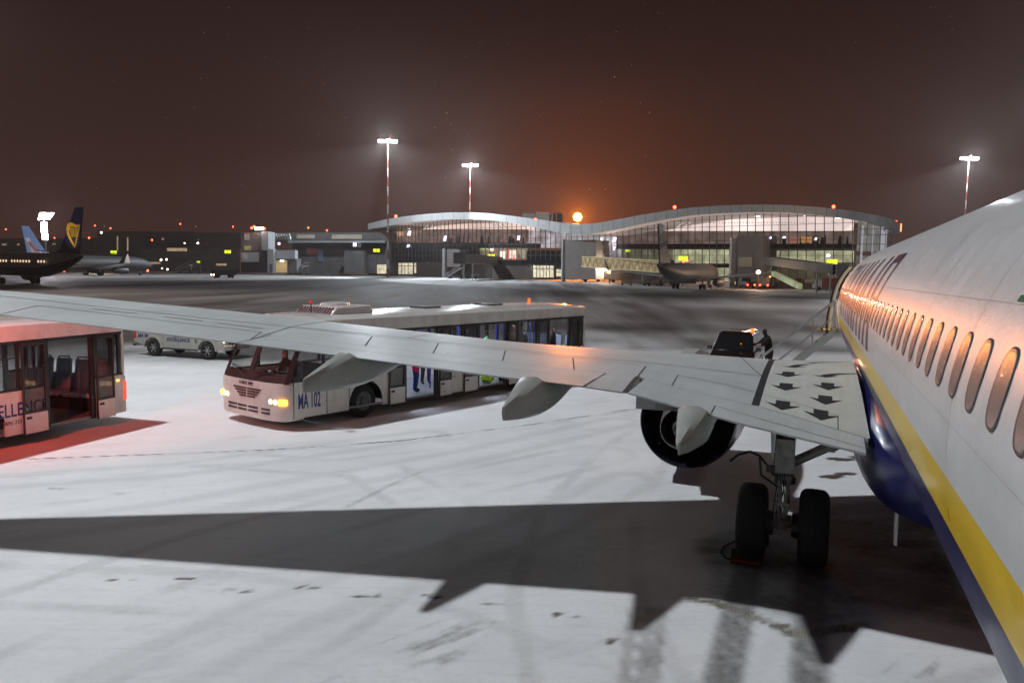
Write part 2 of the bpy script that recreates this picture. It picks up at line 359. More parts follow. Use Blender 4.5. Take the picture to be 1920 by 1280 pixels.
# ------------------------------------------------------------------ the near airliner (Z up, Y to the nose, origin on the ground between the main wheels)
AX, S0, Z0, ZC = 2.585, 12.26, .115, 3.47-.115
def ac(s, l, z): return uv*s+rt*l+upv*z
o_ = ac(S0, AX, Z0); Mx = Matrix.Identity(4)
for i in range(3): Mx[i][0] = rt[i]; Mx[i][1] = uv[i]; Mx[i][2] = upv[i]; Mx[i][3] = o_[i]
A = empty('parked_airliner', mat=Mx, label='white airliner with dark blue belly, yellow stripe and grey wing beside the camera', cat='airliner')
R, RB = 1.88, 2.13
def fus(Y):
    """scale and vertical shift of the body at Y"""
    s = Y+S0
    if s > 26: q = min(1, (s-26)/6.5); k = max(.02, (1-q**2.2)**.62); return k, k, -.55*q*q
    if s < 1: q = min(1, (1-s)/8.5); k = 1-.9*q**1.25; return k, k, 1.35*q**1.2
    return 1, 1, 0
def fp(Y, th, off=0):
    """point of the body skin; th from the port horizontal, up positive"""
    kx, kz, dz = fus(Y); rr = R if sin(th) > 0 else RB
    return (-(R*kx+off)*cos(th), Y, ZC+dz+(rr*kz+off)*sin(th))
def zth(z): a = (z-3.47); return math.asin(a/(R if a > 0 else RB))
ths = sorted(set([round(-pi/2+2*pi*i/72, 5) for i in range(72)]))
thA, thB = zth(3.265), zth(2.955)
def near(t, lst): return min(range(len(lst)), key=lambda i: abs(lst[i]-t))
for tv in (thA, thB):
    ths[near(tv, ths)] = tv; j = pi-tv; ths[near(j, ths)] = j
ys = [-7.5-S0+.6*i for i in range(15)]+[2-S0+1.2*i for i in range(20)]+[26-S0+.4*i for i in range(16)]+[32.3-S0, 32.45-S0, 32.5-S0]
secs = [[fp(y, t) for t in ths] for y in ys]
def fm(k, i):
    t = (ths[i]+ths[(i+1) % len(ths)])/2 if i < len(ths)-1 else ths[-1]+.02
    t = t if t < pi/2 else pi-t
    return 0 if t > thA else (2 if t > thB else 1)
mb = MB().loft(secs, ms=fm); mb.m[-2:] = [0, 0]
body = mb.build('fuselage', [white, blue, yellow], A, 60)
# skin joints on the port side
mb = MB()
def strip_line(mb, f, a, b, w, n, m=0):
    secs_ = [f(a+(b-a)*i/n) for i in range(n+1)]
    for i in range(n):
        mb.add([*secs_[i], *secs_[i+1]], [(0, 1, 3, 2)], m)
for z in (4.22, 3.56):
    th = zth(z); strip_line(mb, lambda y: (fp(y, th-(.0016 if z > 4 else .0009), .0015), fp(y, th+(.0016 if z > 4 else .0009), .0015)), -12, 12, 0, 24)
for y in (-10.9, -9.4, -7.5, -5.6, -3.3, -.9, 1.6, 4.2, 9.5):
    for k in range(24):
        a, b = -.05+1.5*k/24, -.05+1.5*(k+1)/24
        mb.add([fp(y-.003, a, .0015), fp(y+.003, a, .0015), fp(y+.003, b, .0015), fp(y-.003, b, .0015)], [(0, 1, 2, 3)])
mb.build('skin_joint', mat('skin joint', (.36, .36, .36), .6), A)
# cabin windows
def rr_pts(w, h, n=6, p=2.8):
    q = []
    for i in range(4*n):
        a = 2*pi*i/(4*n); c, s_ = cos(a), sin(a)
        q.append((w*abs(c)**(2/p)*(1 if c > 0 else -1), h*abs(s_)**(2/p)*(1 if s_ > 0 else -1)))
    return q
zc_w = 3.872
thw = zth(zc_w); out_, mid_, in_ = rr_pts(.131, .186), rr_pts(.122, .176), rr_pts(.108, .163)
def wp(y, p, off): return fp(y+p[0], thw+p[1]/R, off)
def make_window():
    mb = MB(); n = len(out_)
    rings = [[wp(0, p, o) for p in q] for q, o in ((out_, .001), (mid_, .007), (in_, .0035))]
    mb.loft(rings, 0, True, False)
    w = mb.build('cabin_window', [winframe], A, 50)
    mb = MB(); mb.add([wp(0, p, .004) for p in in_]+[wp(0, (0, 0), .004)], [(i, (i+1) % n, n) for i in range(n)]); mb.build('pane', shade, w, 40); return w
w0 = make_window(); w0.location.y = 3.78-S0
for i in range(-1, 48):
    y = 3.78+.508*i-S0
    if i == 0 or y+S0 > 27.2: continue
    copy_tree(w0, A).location.y = y
# lettering round the body: strokes as quads on the skin; u runs back along the body, v = height
LM = MB()
def stroke(pts, off=.0025, nv=8, nu=1):
    (u0, v0), (u1, v1), (u2, v2), (u3, v3) = pts
    for j in range(nv):
        a, b = j/nv, (j+1)/nv
        def q(u, v): 
            x = (1-v)*((1-u)*u0+u*u1)+v*((1-u)*u3+u*u2); z = (1-v)*((1-u)*v0+u*v1)+v*((1-u)*v3+u*v2); return fp(x, z, off)
        for k in range(nu):
            c, d = k/nu, (k+1)/nu
            LM.add([q(c, a), q(d, a), q(d, b), q(c, b)], [(0, 1, 2, 3)])
TB, TT, TM = zth(3.36), zth(4.68), zth(3.93)
def vstem(y, w, a=TB, b=TT, sl=.0): stroke([(y, a), (y+w, a), (y+w+sl, b), (y+sl, b)])
def letter(ch, y0, w):
    """y0 = rear edge; letters read nose to tail, so the letter's right side is its low-Y side"""
    s = .48; F = y0+w
    if ch == 'R':
        vstem(F-s, s); bt, bm_ = TT, TM
        stroke([(y0+.25, bt-.09), (F-s, bt-.09), (F-s, bt), (y0+.25, bt)], nv=2, nu=2)
        stroke([(y0+.25, bm_), (F-s, bm_), (F-s, bm_+.08), (y0+.25, bm_+.08)], nv=2, nu=2)
        ro = [(y0+.25, bt)]; ri = [(y0+.25, bt-.09)]
        K = 8; pts = []
        for i in range(K+1):
            a = pi/2-pi*i/K; cy_ = (bt+bm_)/2; hh = (bt-bm_)/2
            pts.append(((y0+.28-.28*cos(a), cy_+hh*sin(a)), (y0+.34-.06*cos(a), cy_+(hh-.085)*sin(a))))
        for i in range(K): stroke([pts[i][0], pts[i][1], pts[i+1][1], pts[i+1][0]], nv=1)
        stroke([(y0-.02, TB), (y0+s, TB), (F-s-.25, bm_+.01), (F-s-.6, bm_+.01)])
    elif ch == 'A':
        m = y0+w/2
        stroke([(y0, TB), (y0+s, TB), (m+.12, TT), (m-.2, TT)]); stroke([(F-s, TB), (F, TB), (m+.2, TT), (m-.1, TT)])
        stroke([(y0+.3, TM-.12), (F-.3, TM-.12), (F-.35, TM-.03), (y0+.35, TM-.03)], nv=2, nu=3)
    elif ch == 'N':
        vstem(y0, s); vstem(F-s, s); stroke([(y0+.1, TB), (y0+.5, TB), (F-.1, TT), (F-.5, TT)])
    elif ch == 'I': vstem(y0+w/2-s/2, s)
    elif ch == 'Y':
        m = y0+w/2; vstem(m-s/2, s, TB, TM)
        stroke([(m-s/2, TM), (m+s/2, TM), (y0+s, TT), (y0, TT)]); stroke([(m-s/2, TM), (m+s/2, TM), (F, TT), (F-s, TT)])
y = 11.55-S0
for ch, w in zip('RIANAYR', (1.5, .9, 1.75, 1.6, 1.75, 1.6, 1.5)):
    LM = MB(); letter(ch, y, w); LM.build('letter', letterblue, A, 40); y += w+.28
mb = MB(); 
for i, (c0, c1) in enumerate(((0, .09), (.09, .2), (.2, .3))):
    a, b = zth(4.23), zth(4.48); mb.add([fp(4.17-S0-c0*1.8, a, .002), fp(4.17-S0-c1*1.8, a, .002), fp(4.17-S0-c1*1.8, b, .002), fp(4.17-S0-c0*1.8, b, .002)], [(0, 1, 2, 3)], i)
mb.build('flag_decal', [mat('green decal', (.01, .13, .07), .3), mat('white decal', (.8, .8, .8), .3), mat('orange decal', (.8, .25, .03), .3)], A)
# wing to body fairing
def sup(w, zc, hz, p, y, n=40):
    q = []
    for i in range(n):
        a = 2*pi*i/n; c, s_ = cos(a), sin(a)
        q.append((w*abs(c)**(2/p)*(1 if c > 0 else -1), y, zc+hz*abs(s_)**(2/p)*(1 if s_ > 0 else -1)))
    return q
fs_ = []
for s, w, bot in ((9.2, .6, 1.95), (9.45, 1.3, 1.72), (9.8, 1.64, 1.52), (10.25, 1.80, 1.34), (10.9, 1.88, 1.17), (11.7, 1.91, 1.07), (13, 1.95, 1.03), (15.5, 1.95, 1.03), (17.5, 1.9, 1.08), (19, 1.75, 1.2), (20.3, 1.4, 1.35), (21.3, .7, 1.5)):
    top = 3.02 if s > 10.5 else 2.75; fs_.append(sup(w, (top+bot)/2-Z0, (top-bot)/2, 2.7, s-S0))
MB().loft(fs_).build('belly_fairing', blue, A, 70)
# thin white drain mast under the belly
mb = MB(); x0 = 1.10-AX
mb.prism([(10.78-S0, 1.6-Z0), (10.98-S0, 1.6-Z0), (10.86-S0, 1.02-Z0), (10.76-S0, 1.02-Z0)], x0-.018, x0+.018, 0, 0); mb.cyl((x0, 10.8-S0, 1.03-Z0), (x0, 10.8-S0, .99-Z0), .022, .022, 8, 1)
mb.build('drain_mast', [mat('white mast', (.72, .74, .75), .4), rubber], A, 40, bevel=.006)
MB().prism([(0, 0), (.28, 0), (.1, .42), (.0, .42)], -.01, .01, 0).build('blade_antenna', mat('antenna grey', (.5, .5, .5), .4), A).location = (0, 6.2-S0, ZC+R-.01)
# ---- wing
ZT = ([1.0, 1.9, 3.3, 4.8, 6.5, 8.7, 11.5, 14, 17.16], [2.19, 2.31, 2.51, 2.77, 2.9, 3.11, 3.35, 3.56, 3.83])
ZCR = ([1.0, 1.9, 3.2, 4.3, 6.5, 7.8, 9.9, 12, 14, 15.5, 17.16], [2.79, 2.8, 2.8, 2.86, 2.97, 3.07, 3.32, 3.57, 3.76, 3.88, 4.0])
UT = ([0, .1, .2, .3, .45, .6, .75, .85, .93, .97, 1], [0, .2, .38, .55, .78, .93, 1.0, 1.0, .93, .83, .55])
TTk = ([0, .1, .2, .35, .5, .65, .8, .9, .96, 1], [.004, .022, .042, .072, .098, .112, .105, .08, .055, 0])
def sTE(y): return 9.95+.35*(y-1.9)/2.9 if y < 4.9 else (10.3-.2136*max(0, (y-5.6)))
def sLE(y): return 17.88-.523*y
def wu(y, t, off=0, sd=-1):
    s = sTE(y)+t*(sLE(y)-sTE(y)); a = np.interp(y, *ZT); b = np.interp(y, *ZCR); return (sd*y, s-S0, float(a+(b-a)*np.interp(t, *UT)+off-Z0))
def wl(y, t, sd=-1):
    p = wu(y, t, 0, sd); c = sLE(y)-sTE(y); return (p[0], p[1], p[2]-float(np.interp(t, *TTk))*c)
TS = [0, .05, .1, .15, .2, .3, .4, .5, .6, .7, .8, .87, .92, .95, .97, .985, .995, 1]
YS = [1.88, 2.2, 2.6, 3.25, 4, 4.8, 5.6, 6.5, 7.5, 8.7, 10, 11.5, 12.8, 14, 15.5, 16.6, 17.1]
def wing_sec(y, ts, sd=-1): return [wu(y, t_, 0, sd) for t_ in ts]+[wl(y, t_, sd) for t_ in reversed(ts)]
def interp_list(a, b, lst): return [a]+[v for v in lst if a+1e-3 < v < b-1e-3]+[b]
def wing_piece(y0, y1, t0, t1, sd=-1):
    ts = interp_list(t0, t1, TS); ys_ = interp_list(y0, y1, YS)
    f0 = t0 if callable(t0) else (lambda y: t0)
    return MB().loft([wing_sec(y_, ts, sd) for y_ in ys_])
for sd in (-1, 1):
    # main panel runs from the hinge line forward; the hinge chord fraction changes along the span
    def hinge(y_): return float(np.interp(y_, [1.2, 1.9, 2.23, 3.2, 4.45, 4.95, 5.9, 7, 8, 9, 10.33, 10.56, 14, 17.1], [.06, .079, .096, .16, .20, .25, .258, .285, .30, .275, .25, .28, .30, .30]))
    def line_secs(f0, f1, ys_, n=14):
        se = []
        for y_ in ys_:
            a, b = f0(y_), f1(y_); ts = [a+(b-a)*(1-(1-k/n)**1.6) for k in range(n+1)]; se.append([wu(y_, t_, 0, sd) for t_ in ts]+[wl(y_, t_, sd) for t_ in reversed(ts)])
        return se
    yy = sorted(set(YS+[2.23, 4.45, 4.95, 5.9, 7, 8, 9, 10.33, 10.56, 12, 13.3]))
    wg = MB().loft(line_secs(hinge, lambda y_: 1.0, yy, 22)).build('wing', [wingpaint], A, 50)
    def flap(name, y0, y1, f0=None, f1=None):
        f0 = f0 or (lambda y_: 0.0); f1 = f1 or (lambda y_: hinge(y_)-.0015)
        return MB().loft(line_secs(f0, f1, interp_list(y0, y1, yy), 5)).build(name, [wingpaint], wg, 50)
    flap('flap', 1.25, 3.73, f1=lambda y_: (.025+.033*(y_-1.9)) if y_ > 1.9 else .025) if False else None
    flap('flap', 1.93, 4.82); flap('flap', 4.90, 5.40); flap('flap', 5.43, 10.30); flap('aileron', 10.33, 14.0); flap('wingtip_edge', 14.02, 17.1)
    if sd == 1: continue
    # seams and painted marks on top of the port wing (a few mm proud)
    mb = MB()
    def wline(pts, w=.014, m=0, off=.004, sub=4):
        for (ya, ta), (yb, tb) in zip(pts[:-1], pts[1:]):
            n = max(2, int(abs(yb-ya)*1.5)+int(abs(tb-ta)*14)+1)
            for k in range(n):
                p = [(ya+(yb-ya)*j/n, ta+(tb-ta)*j/n) for j in (k, k+1)]
                q0, q1 = Vector(wu(*p[0], off)), Vector(wu(*p[1], off)); d = (q1-q0).normalized(); sdv = d.cross(Vector((0, 0, 1))).normalized()*w/2
                mb.add([q0-sdv, q0+sdv, q1+sdv, q1-sdv], [(0, 1, 2, 3)], m)
    wline([(3.3, .506), (3.81, .519), (4.46, .531), (5.5, .56), (6.17, .58), (7.45, .64), (8.2, .65), (8.96, .631), (9.63, .595), (10.53, .524), (11.86, .46), (13.39, .46), (14.97, .50), (16.8, .5)], .02)
    wline([(3.3, .506), (3.45, .6), (3.58, .707), (3.75, .86), (3.85, .97)], .016); wline([(8.93, .642), (8.92, .96)], .012); wline([(10.3, .095), (10.53, .524), (10.63, .95)], .016)
    wline([(10.51, .529), (9.34, .551), (8.39, .594), (7.34, .585), (6.23, .532), (5.03, .458)], .011)
    wline([(10.3, .153), (8.5, .15), (6.68, .145), (5.55, .134)], .010)
    wline([(9.34, .551), (8.96, .275)], .018); wline([(8.39, .594), (8.0, .302)], .018); wline([(7.34, .585), (6.97, .295)], .018); wline([(6.23, .532), (5.88, .258)], .018)
    wline([(5.03, .458), (4.95, .25)], .02); wline([(4.95, .25), (4.86, .0)], .07)
    wline([(4.41, .205), (4.46, .367), (3.53, .312), (3.19, .285), (2.21, .189), (2.22, .096)], .012); wline([(3.73, .0), (3.73, .084), (2.8, .05), (1.92, .023)], .011)
    wline([(3.8, .524), (4.0, .505), (4.3, .515)], .008)
    wline([(14.0, .0), (14.0, .308), (13.3, .305), (12, .275), (11.26, .285), (10.56, .3), (10.33, .11)], .014); wline([(5.42, 0), (5.42, .13)], .03)
    for y0, y1 in ((13.3, 12.6), (12.2, 11.6), (11.4, 10.7)): wline([(y0, .38), (y1, .38)], .03)
    mb.build('panel_seam', [seam], wg)
    mb = MB()
    def dots(pts, step=.11):
        for (ya, ta), (yb, tb) in zip(pts[:-1], pts[1:]):
            p, q = Vector(wu(ya, ta, .0045)), Vector(wu(yb, tb, .0045)); n = max(1, int((q-p).length/step))
            for k in range(n):
                u = (k+.5)/n; c = Vector(wu(ya+(yb-ya)*u, ta+(tb-ta)*u, .0045)); mb.add([c+Vector((-.006, 0, 0)), c+Vector((0, -.006, 0)), c+Vector((.006, 0, 0)), c+Vector((0, .006, 0))], [(0, 1, 2, 3)])
    dots([(3.35, .49), (4.46, .515), (6.17, .565), (7.45, .625), (8.96, .615)]); dots([(4.5, .36), (3.53, .30), (2.25, .18)]); dots([(9, .60), (10.5, .51)])
    for y_ in (3.9, 4.7, 5.6, 6.6, 7.6, 8.6, 9.6): dots([(y_, .62), (y_+.05, .93)], .13)
    mb.build('rivet_row', [seam], wg, kind='stuff')
    # walkway: pale panel, black border, arrows
    mb = MB()
    def patch(y0, y1, t0, t1, m, off, ny=6, nt_=14):
        for i in range(ny):
            for j in range(nt_):
                a, b, c, d = y0+(y1-y0)*i/ny, y0+(y1-y0)*(i+1)/ny, t0+(t1-t0)*j/nt_, t0+(t1-t0)*(j+1)/nt_
                mb.add([wu(a, c, off), wu(b, c, off), wu(b, d, off), wu(a, d, off)], [(0, 1, 2, 3)], m)
    def hb(y_): return hinge(y_)+.004
    for i in range(8):
        y0, y1 = 1.86+(3.2-1.86)*i/8, 1.86+(3.2-1.86)*(i+1)/8
        for j in range(16):
            f = lambda y_, k: hb(y_)+(.905-hb(y_))*k/16
            mb.add([wu(y0, f(y0, j), .003), wu(y1, f(y1, j), .003), wu(y1, f(y1, j+1), .003), wu(y0, f(y0, j+1), .003)], [(0, 1, 2, 3)], 0)
    patch(3.20, 3.30, .165, .87, 1, .0035, 1, 18); 
    for k in range(6):
        a, b = pi/2*k/6, pi/2*(k+1)/6; c = lambda a_, r: (3.05+r*cos(a_), .87+r*.33*sin(a_))
        mb.add([wu(*c(a, .15), .0035), wu(*c(a, .25), .0035), wu(*c(b, .25), .0035), wu(*c(b, .15), .0035)], [(0, 1, 2, 3)], 1)
    for k in range(14): patch(1.95+k*.085, 1.95+k*.085+.045, .945, .952, 1, .004, 1, 1)
    def arrow(y_, t_, sc):
        c = (sLE(y_)-sTE(y_))/1.45
        def q(u, v): return wu(y_+u*sc, t_+v*sc/c, .006)
        mb.add([q(-.12, .24), q(.12, .24), q(.12, .03), q(-.12, .03)], [(0, 1, 2, 3)], 1)
        mb.add([q(-.29, .08), q(-.12, .03), q(.12, .03), q(.29, .08), q(0, -.22)], [(0, 1, 4), (1, 2, 4), (2, 3, 4)], 1)
    for y_, t_ in ((2.91, .553), (2.91, .386), (2.91, .2), (2.32, .429), (2.36, .297), (2.42, .172)): arrow(y_, t_, .78)
    def curved(y_, t_, sc, ln):
        c = sLE(y_)-sTE(y_); q = lambda u, v: wu(y_+u*sc, t_+v*sc/c, .006)
        mb.add([q(.26, .06), q(.09, .05), q(-.1, .05), q(-.26, .08), q(0, -.15)], [(0, 1, 4), (1, 2, 4), (2, 3, 4)], 1)
        K = 8; P0 = []
        for k in range(K+1):
            a = pi/2*k/K; wd = .1*(1-.6*k/K); P0.append(((-ln*(1-cos(a))/1, .05+(.42)*sin(a)), wd))
        for (p, w1), (p2, w2) in zip(P0[:-1], P0[1:]):
            mb.add([q(p[0]+w1, p[1]-w1*.2), q(p[0]-w1, p[1]-w1*1.2), q(p2[0]-w2, p2[1]-w2*1.6), q(p2[0]+w2, p2[1])], [(0, 1, 2, 3)], 1)
    curved(2.84, .70, .78, .3); curved(2.34, .555, .78, .75); curved(2.55, .80, .5, 1.3)
    mb.build('walkway_marking', [wingwhite, blackpaint], wg)
    mb = MB()
    def wline2(*a, **k): pass
    # flap track fairings: (y, tip s, tip top z, tip half height, nose s, sag)
    for yf, st, zt_, hgt, L_, wd, sag in ((8.70, 8.62, 2.90, .17, 3.4, .17, .07), (6.12, 9.12, 2.66, .17, 3.6, .19, .12), (3.95, 9.12, 2.42, .15, 3.6, .2, .14)):
        zt_ -= Z0; se = []
        for k in range(15):
            q = k/14; s_ = st+L_*q; top = zt_+(.36*min(1, q*2.6)) ; hw = wd*(.10+.90*min(1, q*3)**.75)*(1-.9*max(0, (q-.6)/.4)**1.8)
            bot = zt_-hgt-sag*sin(pi*min(1, q*1.25))+.55*max(0, q-.35)**1.5+(.0)
            top = max(top, bot+.05)
            if s_ > sTE(yf)-.03:
                c_ = sLE(yf)-sTE(yf); tt_ = (s_-sTE(yf))/c_; zu, zl_ = wu(yf, max(tt_, 0))[2], wl(yf, max(tt_, 0))[2]; top = min(top, max(zl_+.25*(zu-zl_), zl_+.01) if tt_ > .02 else zu-.01)
            se.append([(-yf-hw*.5, s_-S0, top), (-yf-hw, s_-S0, top-.05), (-yf-hw, s_-S0, (top+bot)/2), (-yf-hw*.8, s_-S0, bot+.06), (-yf-hw*.3, s_-S0, bot), (-yf+hw*.3, s_-S0, bot), (-yf+hw*.8, s_-S0, bot+.06), (-yf+hw, s_-S0, (top+bot)/2), (-yf+hw, s_-S0, top-.05), (-yf+hw*.5, s_-S0, top)])
        MB().loft(se).build('flap_fairing', [fairgrey], wg, 38)
# port wing tip light
tipl = wu(17.12, .85); MB().ball(tipl, .07, 0, 10, (.5, 1.6, .6)).build('navigation_light', emis('red navigation lamp', (1, .03, .015), 25), A, 60)
lamp('navigation_glow', 'SPOT', tuple(Mx @ Vector((tipl[0]-.25, tipl[1], tipl[2]+.02))), tuple(Mx @ Vector((tipl[0]-.25-2.9, tipl[1]+4, tipl[2]+.3))), 1700, (1, .11, .08), .06, 142, 1, parent=A)
# ---- engines
cowl_in = mat('engine duct black', (.01, .01, .012), .5); titan = mat('exhaust metal', (.20, .19, .18), .42, .6, noise=(8, .2))
for sd in (-1, 1):
    x, zc = sd*4.83, 1.42-Z0; c = (x, 0, zc)
    pf = [(19.0, .80), (19.08, .86), (19.0, .93), (18.6, 1.0), (18, 1.04), (17.2, 1.04), (16.6, 1.0)]
    def nm(k, i): return 0
    n = 48; secs = [[(x+r*cos(2*pi*i/n), s-S0, zc+r*sin(2*pi*i/n)*(.93 if sin(2*pi*i/n) < 0 else 1)) for i in range(n)] for s, r in pf]
    def em(k, i):
        if k < 2: return 3
        z_ = sin(2*pi*(i+.5)/n); return 0 if z_ > -.25 else (2 if z_ > -.52 else 1)
    e_ = MB().loft(secs, ms=em, caps=False).build('engine', [white, blue, yellow, chrome], A, 50)
    # aft cowl and duct
    MB().lathe([(16.6, 1.0), (16.2, .965), (15.9, .925), (15.88, .905), (15.9, .885), (16.6, .82), (17.4, .78)], (x, -S0, zc), closed=True, n=48).build('fan_nozzle', mat('glossy dark cowl', (.008, .009, .02), .25, coat=.4, noise=(2, .3)), e_, 50)
    MB().lathe([(17.4, .02), (17.4, .78)], (x, -S0, zc), n=48).build('duct_back', cowl_in, e_)
    MB().lathe([(17.4, .60), (16.4, .56), (15.6, .46), (15.2, .40), (15.18, .385), (15.25, .37), (16.2, .36)], (x, -S0, zc), closed=True, n=40).build('core_nozzle', titan, e_, 50)
    MB().lathe([(16.2, .28), (15.6, .24), (15.0, .12), (14.7, .02)], (x, -S0, zc), n=32).build('exhaust_cone', titan, e_, 50)
    MB().lathe([(18.9, .78), (18.2, .76), (18.0, .75)], (x, -S0, zc), closed=True, n=40).build('inlet_liner', cowl_in, e_, 50)
    MB().lathe([(18.0, .75), (18.01, .05)], (x, -S0, zc), n=40).build('fan', darkm, e_)
    MB().loft([[(x-.14, s-S0, a-Z0), (x+.14, s-S0, a-Z0), (x+.14, s-S0, b-Z0), (x-.14, s-S0, b-Z0)] for s, a, b in ((11.6, 2.35, 2.6), (14, 1.95, 2.75), (16.5, 1.9, 2.85), (18.2, 2.2, 2.62))]).build('pylon', fairgrey, e_, 30)
    a = 2*pi*.62
    MB().prism([(17.6-S0, 0), (18.5-S0, 0), (18.1-S0, .28), (17.7-S0, .3)], -.012, .012, 0).build('nacelle_strake', white, e_).matrix_local = Matrix.Translation((x-sd*1.0*-.72 if sd < 0 else x-.72, 0, zc+.68)) @ Matrix.Rotation(.75 if sd > 0 else .75, 4, 'Y')
# ---- landing gear
def tyre(r, w, n=48):
    h = w/2; return [(-h*.72, r*.52), (-h*.95, r*.60), (-h, r*.74), (-h*.93, r*.88), (-h*.74, r*.965), (-h*.68, r*.975), (-h*.66, r*.968), (-h*.62, r*.985), (-h*.34, r*.997), (-h*.32, r*.985), (-h*.28, r*.998), (-h*.06, r), (-h*.04, r*.99), (h*.04, r*.99), (h*.06, r), (h*.28, r*.998), (h*.32, r*.985), (h*.34, r*.997), (h*.62, r*.985), (h*.66, r*.968), (h*.74, r*.965), (h*.93, r*.88), (h, r*.74), (h*.95, r*.60), (h*.72, r*.52)]
for sd in (-1, 1):
    gx0 = sd*2.86; g = MB()
    zb = .565
    g.cyl((gx0, .05, 2.45), (gx0, 0, 1.28), .125, .135, 20); g.cyl((gx0, 0, 1.28), (gx0, 0, 1.2), .16, .16, 20, 1); g.cyl((gx0, 0, 1.2), (gx0, 0, .62), .085, .085, 16, 2); g.cyl((gx0, 0, .74), (gx0, 0, .5), .12, .1, 16)
    g.cyl((gx0-.36, 0, zb), (gx0+.36, 0, zb), .075, .075, 14); g.box((gx0, -.02, 1.62), (.26, .34, .5), 0)
    # torque link behind the strut
    for a, b in (((gx0, -.14, 1.3), (gx0, -.42, .98)), ((gx0, -.42, .98), (gx0, -.12, .68))):
        a, b = Vector(a), Vector(b)
        for dx in (-.07, .07): g.cyl(a+Vector((dx, 0, 0)), b+Vector((dx*.5, 0, 0)), .026, .026, 8)
    g.cyl((gx0-.1, -.14, 1.3), (gx0+.1, -.14, 1.3), .035, .035, 10); g.cyl((gx0-.08, -.42, .98), (gx0+.08, -.42, .98), .03, .03, 10)
    for k in range(5): g.tube([(gx0-.12+.02*k, -.13, 2.2-.1*k), (gx0-.15+.03*k, -.17, 1.5), (gx0-.1+.04*k, -.2, 1.15-.04*k), (gx0-.14+.05*k, -.14, .75)], .009, 6, 1)
    for k in range(7): g.box((gx0+RN.uniform(-.14, .14), -.14, .55+k*.12), (.07, .07, .05), k % 3)
    gr = g.build('landing_gear', [gearpaint, darkm, chrome], A, 40)
    for dx in (-.43, .43):
        tw = MB().lathe([(gx0+dx+a, r) for a, r in tyre(zb, .42)], (0, 0, zb), ax=0, n=56, closed=True).build('tyre', rubber, gr, 45)
        MB().lathe([(gx0+dx-.17, .30), (gx0+dx-.16, .27), (gx0+dx-.08, .22), (gx0+dx-.07, .1), (gx0+dx-.12, .02)], (0, 0, zb), ax=0, n=30).lathe([(gx0+dx+.17, .30), (gx0+dx+.16, .27), (gx0+dx+.08, .22), (gx0+dx+.07, .1), (gx0+dx+.12, .02)], (0, 0, zb), ax=0, n=30).build('wheel_hub', steel, tw, 45)
        MB().cyl((gx0+dx*.55, 0, zb), (gx0+dx*.3, 0, zb), .2, .17, 20).build('brake', darkm, gr, 40)
    b_ = MB(); q0 = Vector((gx0+.02*-sd, .1, 1.42)); q1 = Vector((sd*1.65, .1, 2.12)); d = (q1-q0).normalized()
    b_.cyl(q0, q0+(q1-q0)*.5, .055, .06, 10); b_.cyl(q0+(q1-q0)*.5, q1, .085, .075, 10); b_.box(q0+(q1-q0)*.5, (.12, .16, .14)); b_.cyl(q0+Vector((0, .12, .05)), q1+Vector((0, .14, .05)), .022, .022, 8)
    b_.build('side_brace', [gearpaint], gr, 40)
    if sd < 0:
        h_ = MB(); arc = [(gx0-.78, -.1, 1.46), (gx0-.66, -.1, 1.57), (gx0-.5, -.1, 1.63), (gx0-.36, -.1, 1.58), (gx0-.24, -.1, 1.44), (gx0-.16, -.1, 1.32), (gx0-.05, -.1, 1.30)]
        h_.tube(arc, .02, 8); h_.tube([(gx0-.36, -.1, 1.56), (gx0-.33, -.1, 1.3), (gx0-.08, -.1, 1.14)], .018, 8); h_.box((gx0-.15, -.08, 1.4), (.22, .08, .1))
        h_.build('hydraulic_hose', darkm, gr, 40)
        d_ = MB(); d_.loft([[(gx0-.25, -.2, 2.5), (gx0-.22, -.2, 2.5), (gx0-.22, .75, 2.6), (gx0-.25, .75, 2.6)], [(gx0-.19, -.17, 1.55), (gx0-.16, -.17, 1.55), (gx0-.16, .62, 1.6), (gx0-.19, .62, 1.6)]]); d_.build('gear_door', white, gr, 30)
# nose gear
g = MB(); yn = 28.4-S0; g.cyl((0, yn, 1.6), (0, yn, .35), .08, .08, 14); g.cyl((-.25, yn, .34), (.25, yn, .34), .04, .04, 10); ng = g.build('nose_gear', gearpaint, A, 40)
for dx in (-.2, .2): MB().lathe([(dx+a, r) for a, r in tyre(.34, .2)], (0, yn, .34), ax=0, n=36).build('tyre', rubber, ng, 45)
# front door swung forward against the skin
yd = 27.3-S0; se = []
for k in range(13):
    th = -.42+1.12*k/12; p = fp(26-S0, th, 0); rr_ = .20+.22*max(0, 1-(th+.42)/.45)
    se.append([(p[0]-rr_+dx, yd+dy, p[2]) for dx, dy in ((-.0, -.42), (.13, -.42), (.13, .42), (-.0, .42))])
dr = MB().loft(se).build('front_door', white, A, 40)
MB().loft([[(q[0][0]-.03, yd-.44, q[0][2]), (q[0][0]+.03, yd-.44, q[0][2]), (q[0][0]+.03, yd-.425, q[0][2]), (q[0][0]-.03, yd-.425, q[0][2])] for q in se]).build('door_seal', rubber, dr)
th0 = zth(3.4)
mb = MB()
# door opening of the cabin, warmly lit inside
for k in range(12):
    a, b = -.42+1.33*k/12, -.42+1.33*(k+1)/12; mb.add([fp(26.0-S0, a, .004), fp(26.86-S0, a, .004), fp(26.86-S0, b, .004), fp(26.0-S0, b, .004)], [(0, 1, 2, 3)])
mb.build('door_opening', mat('cabin light', (.5, .35, .2), .6, emit=(1, .62, .3), es=1.2), A)
HAZE = .00026
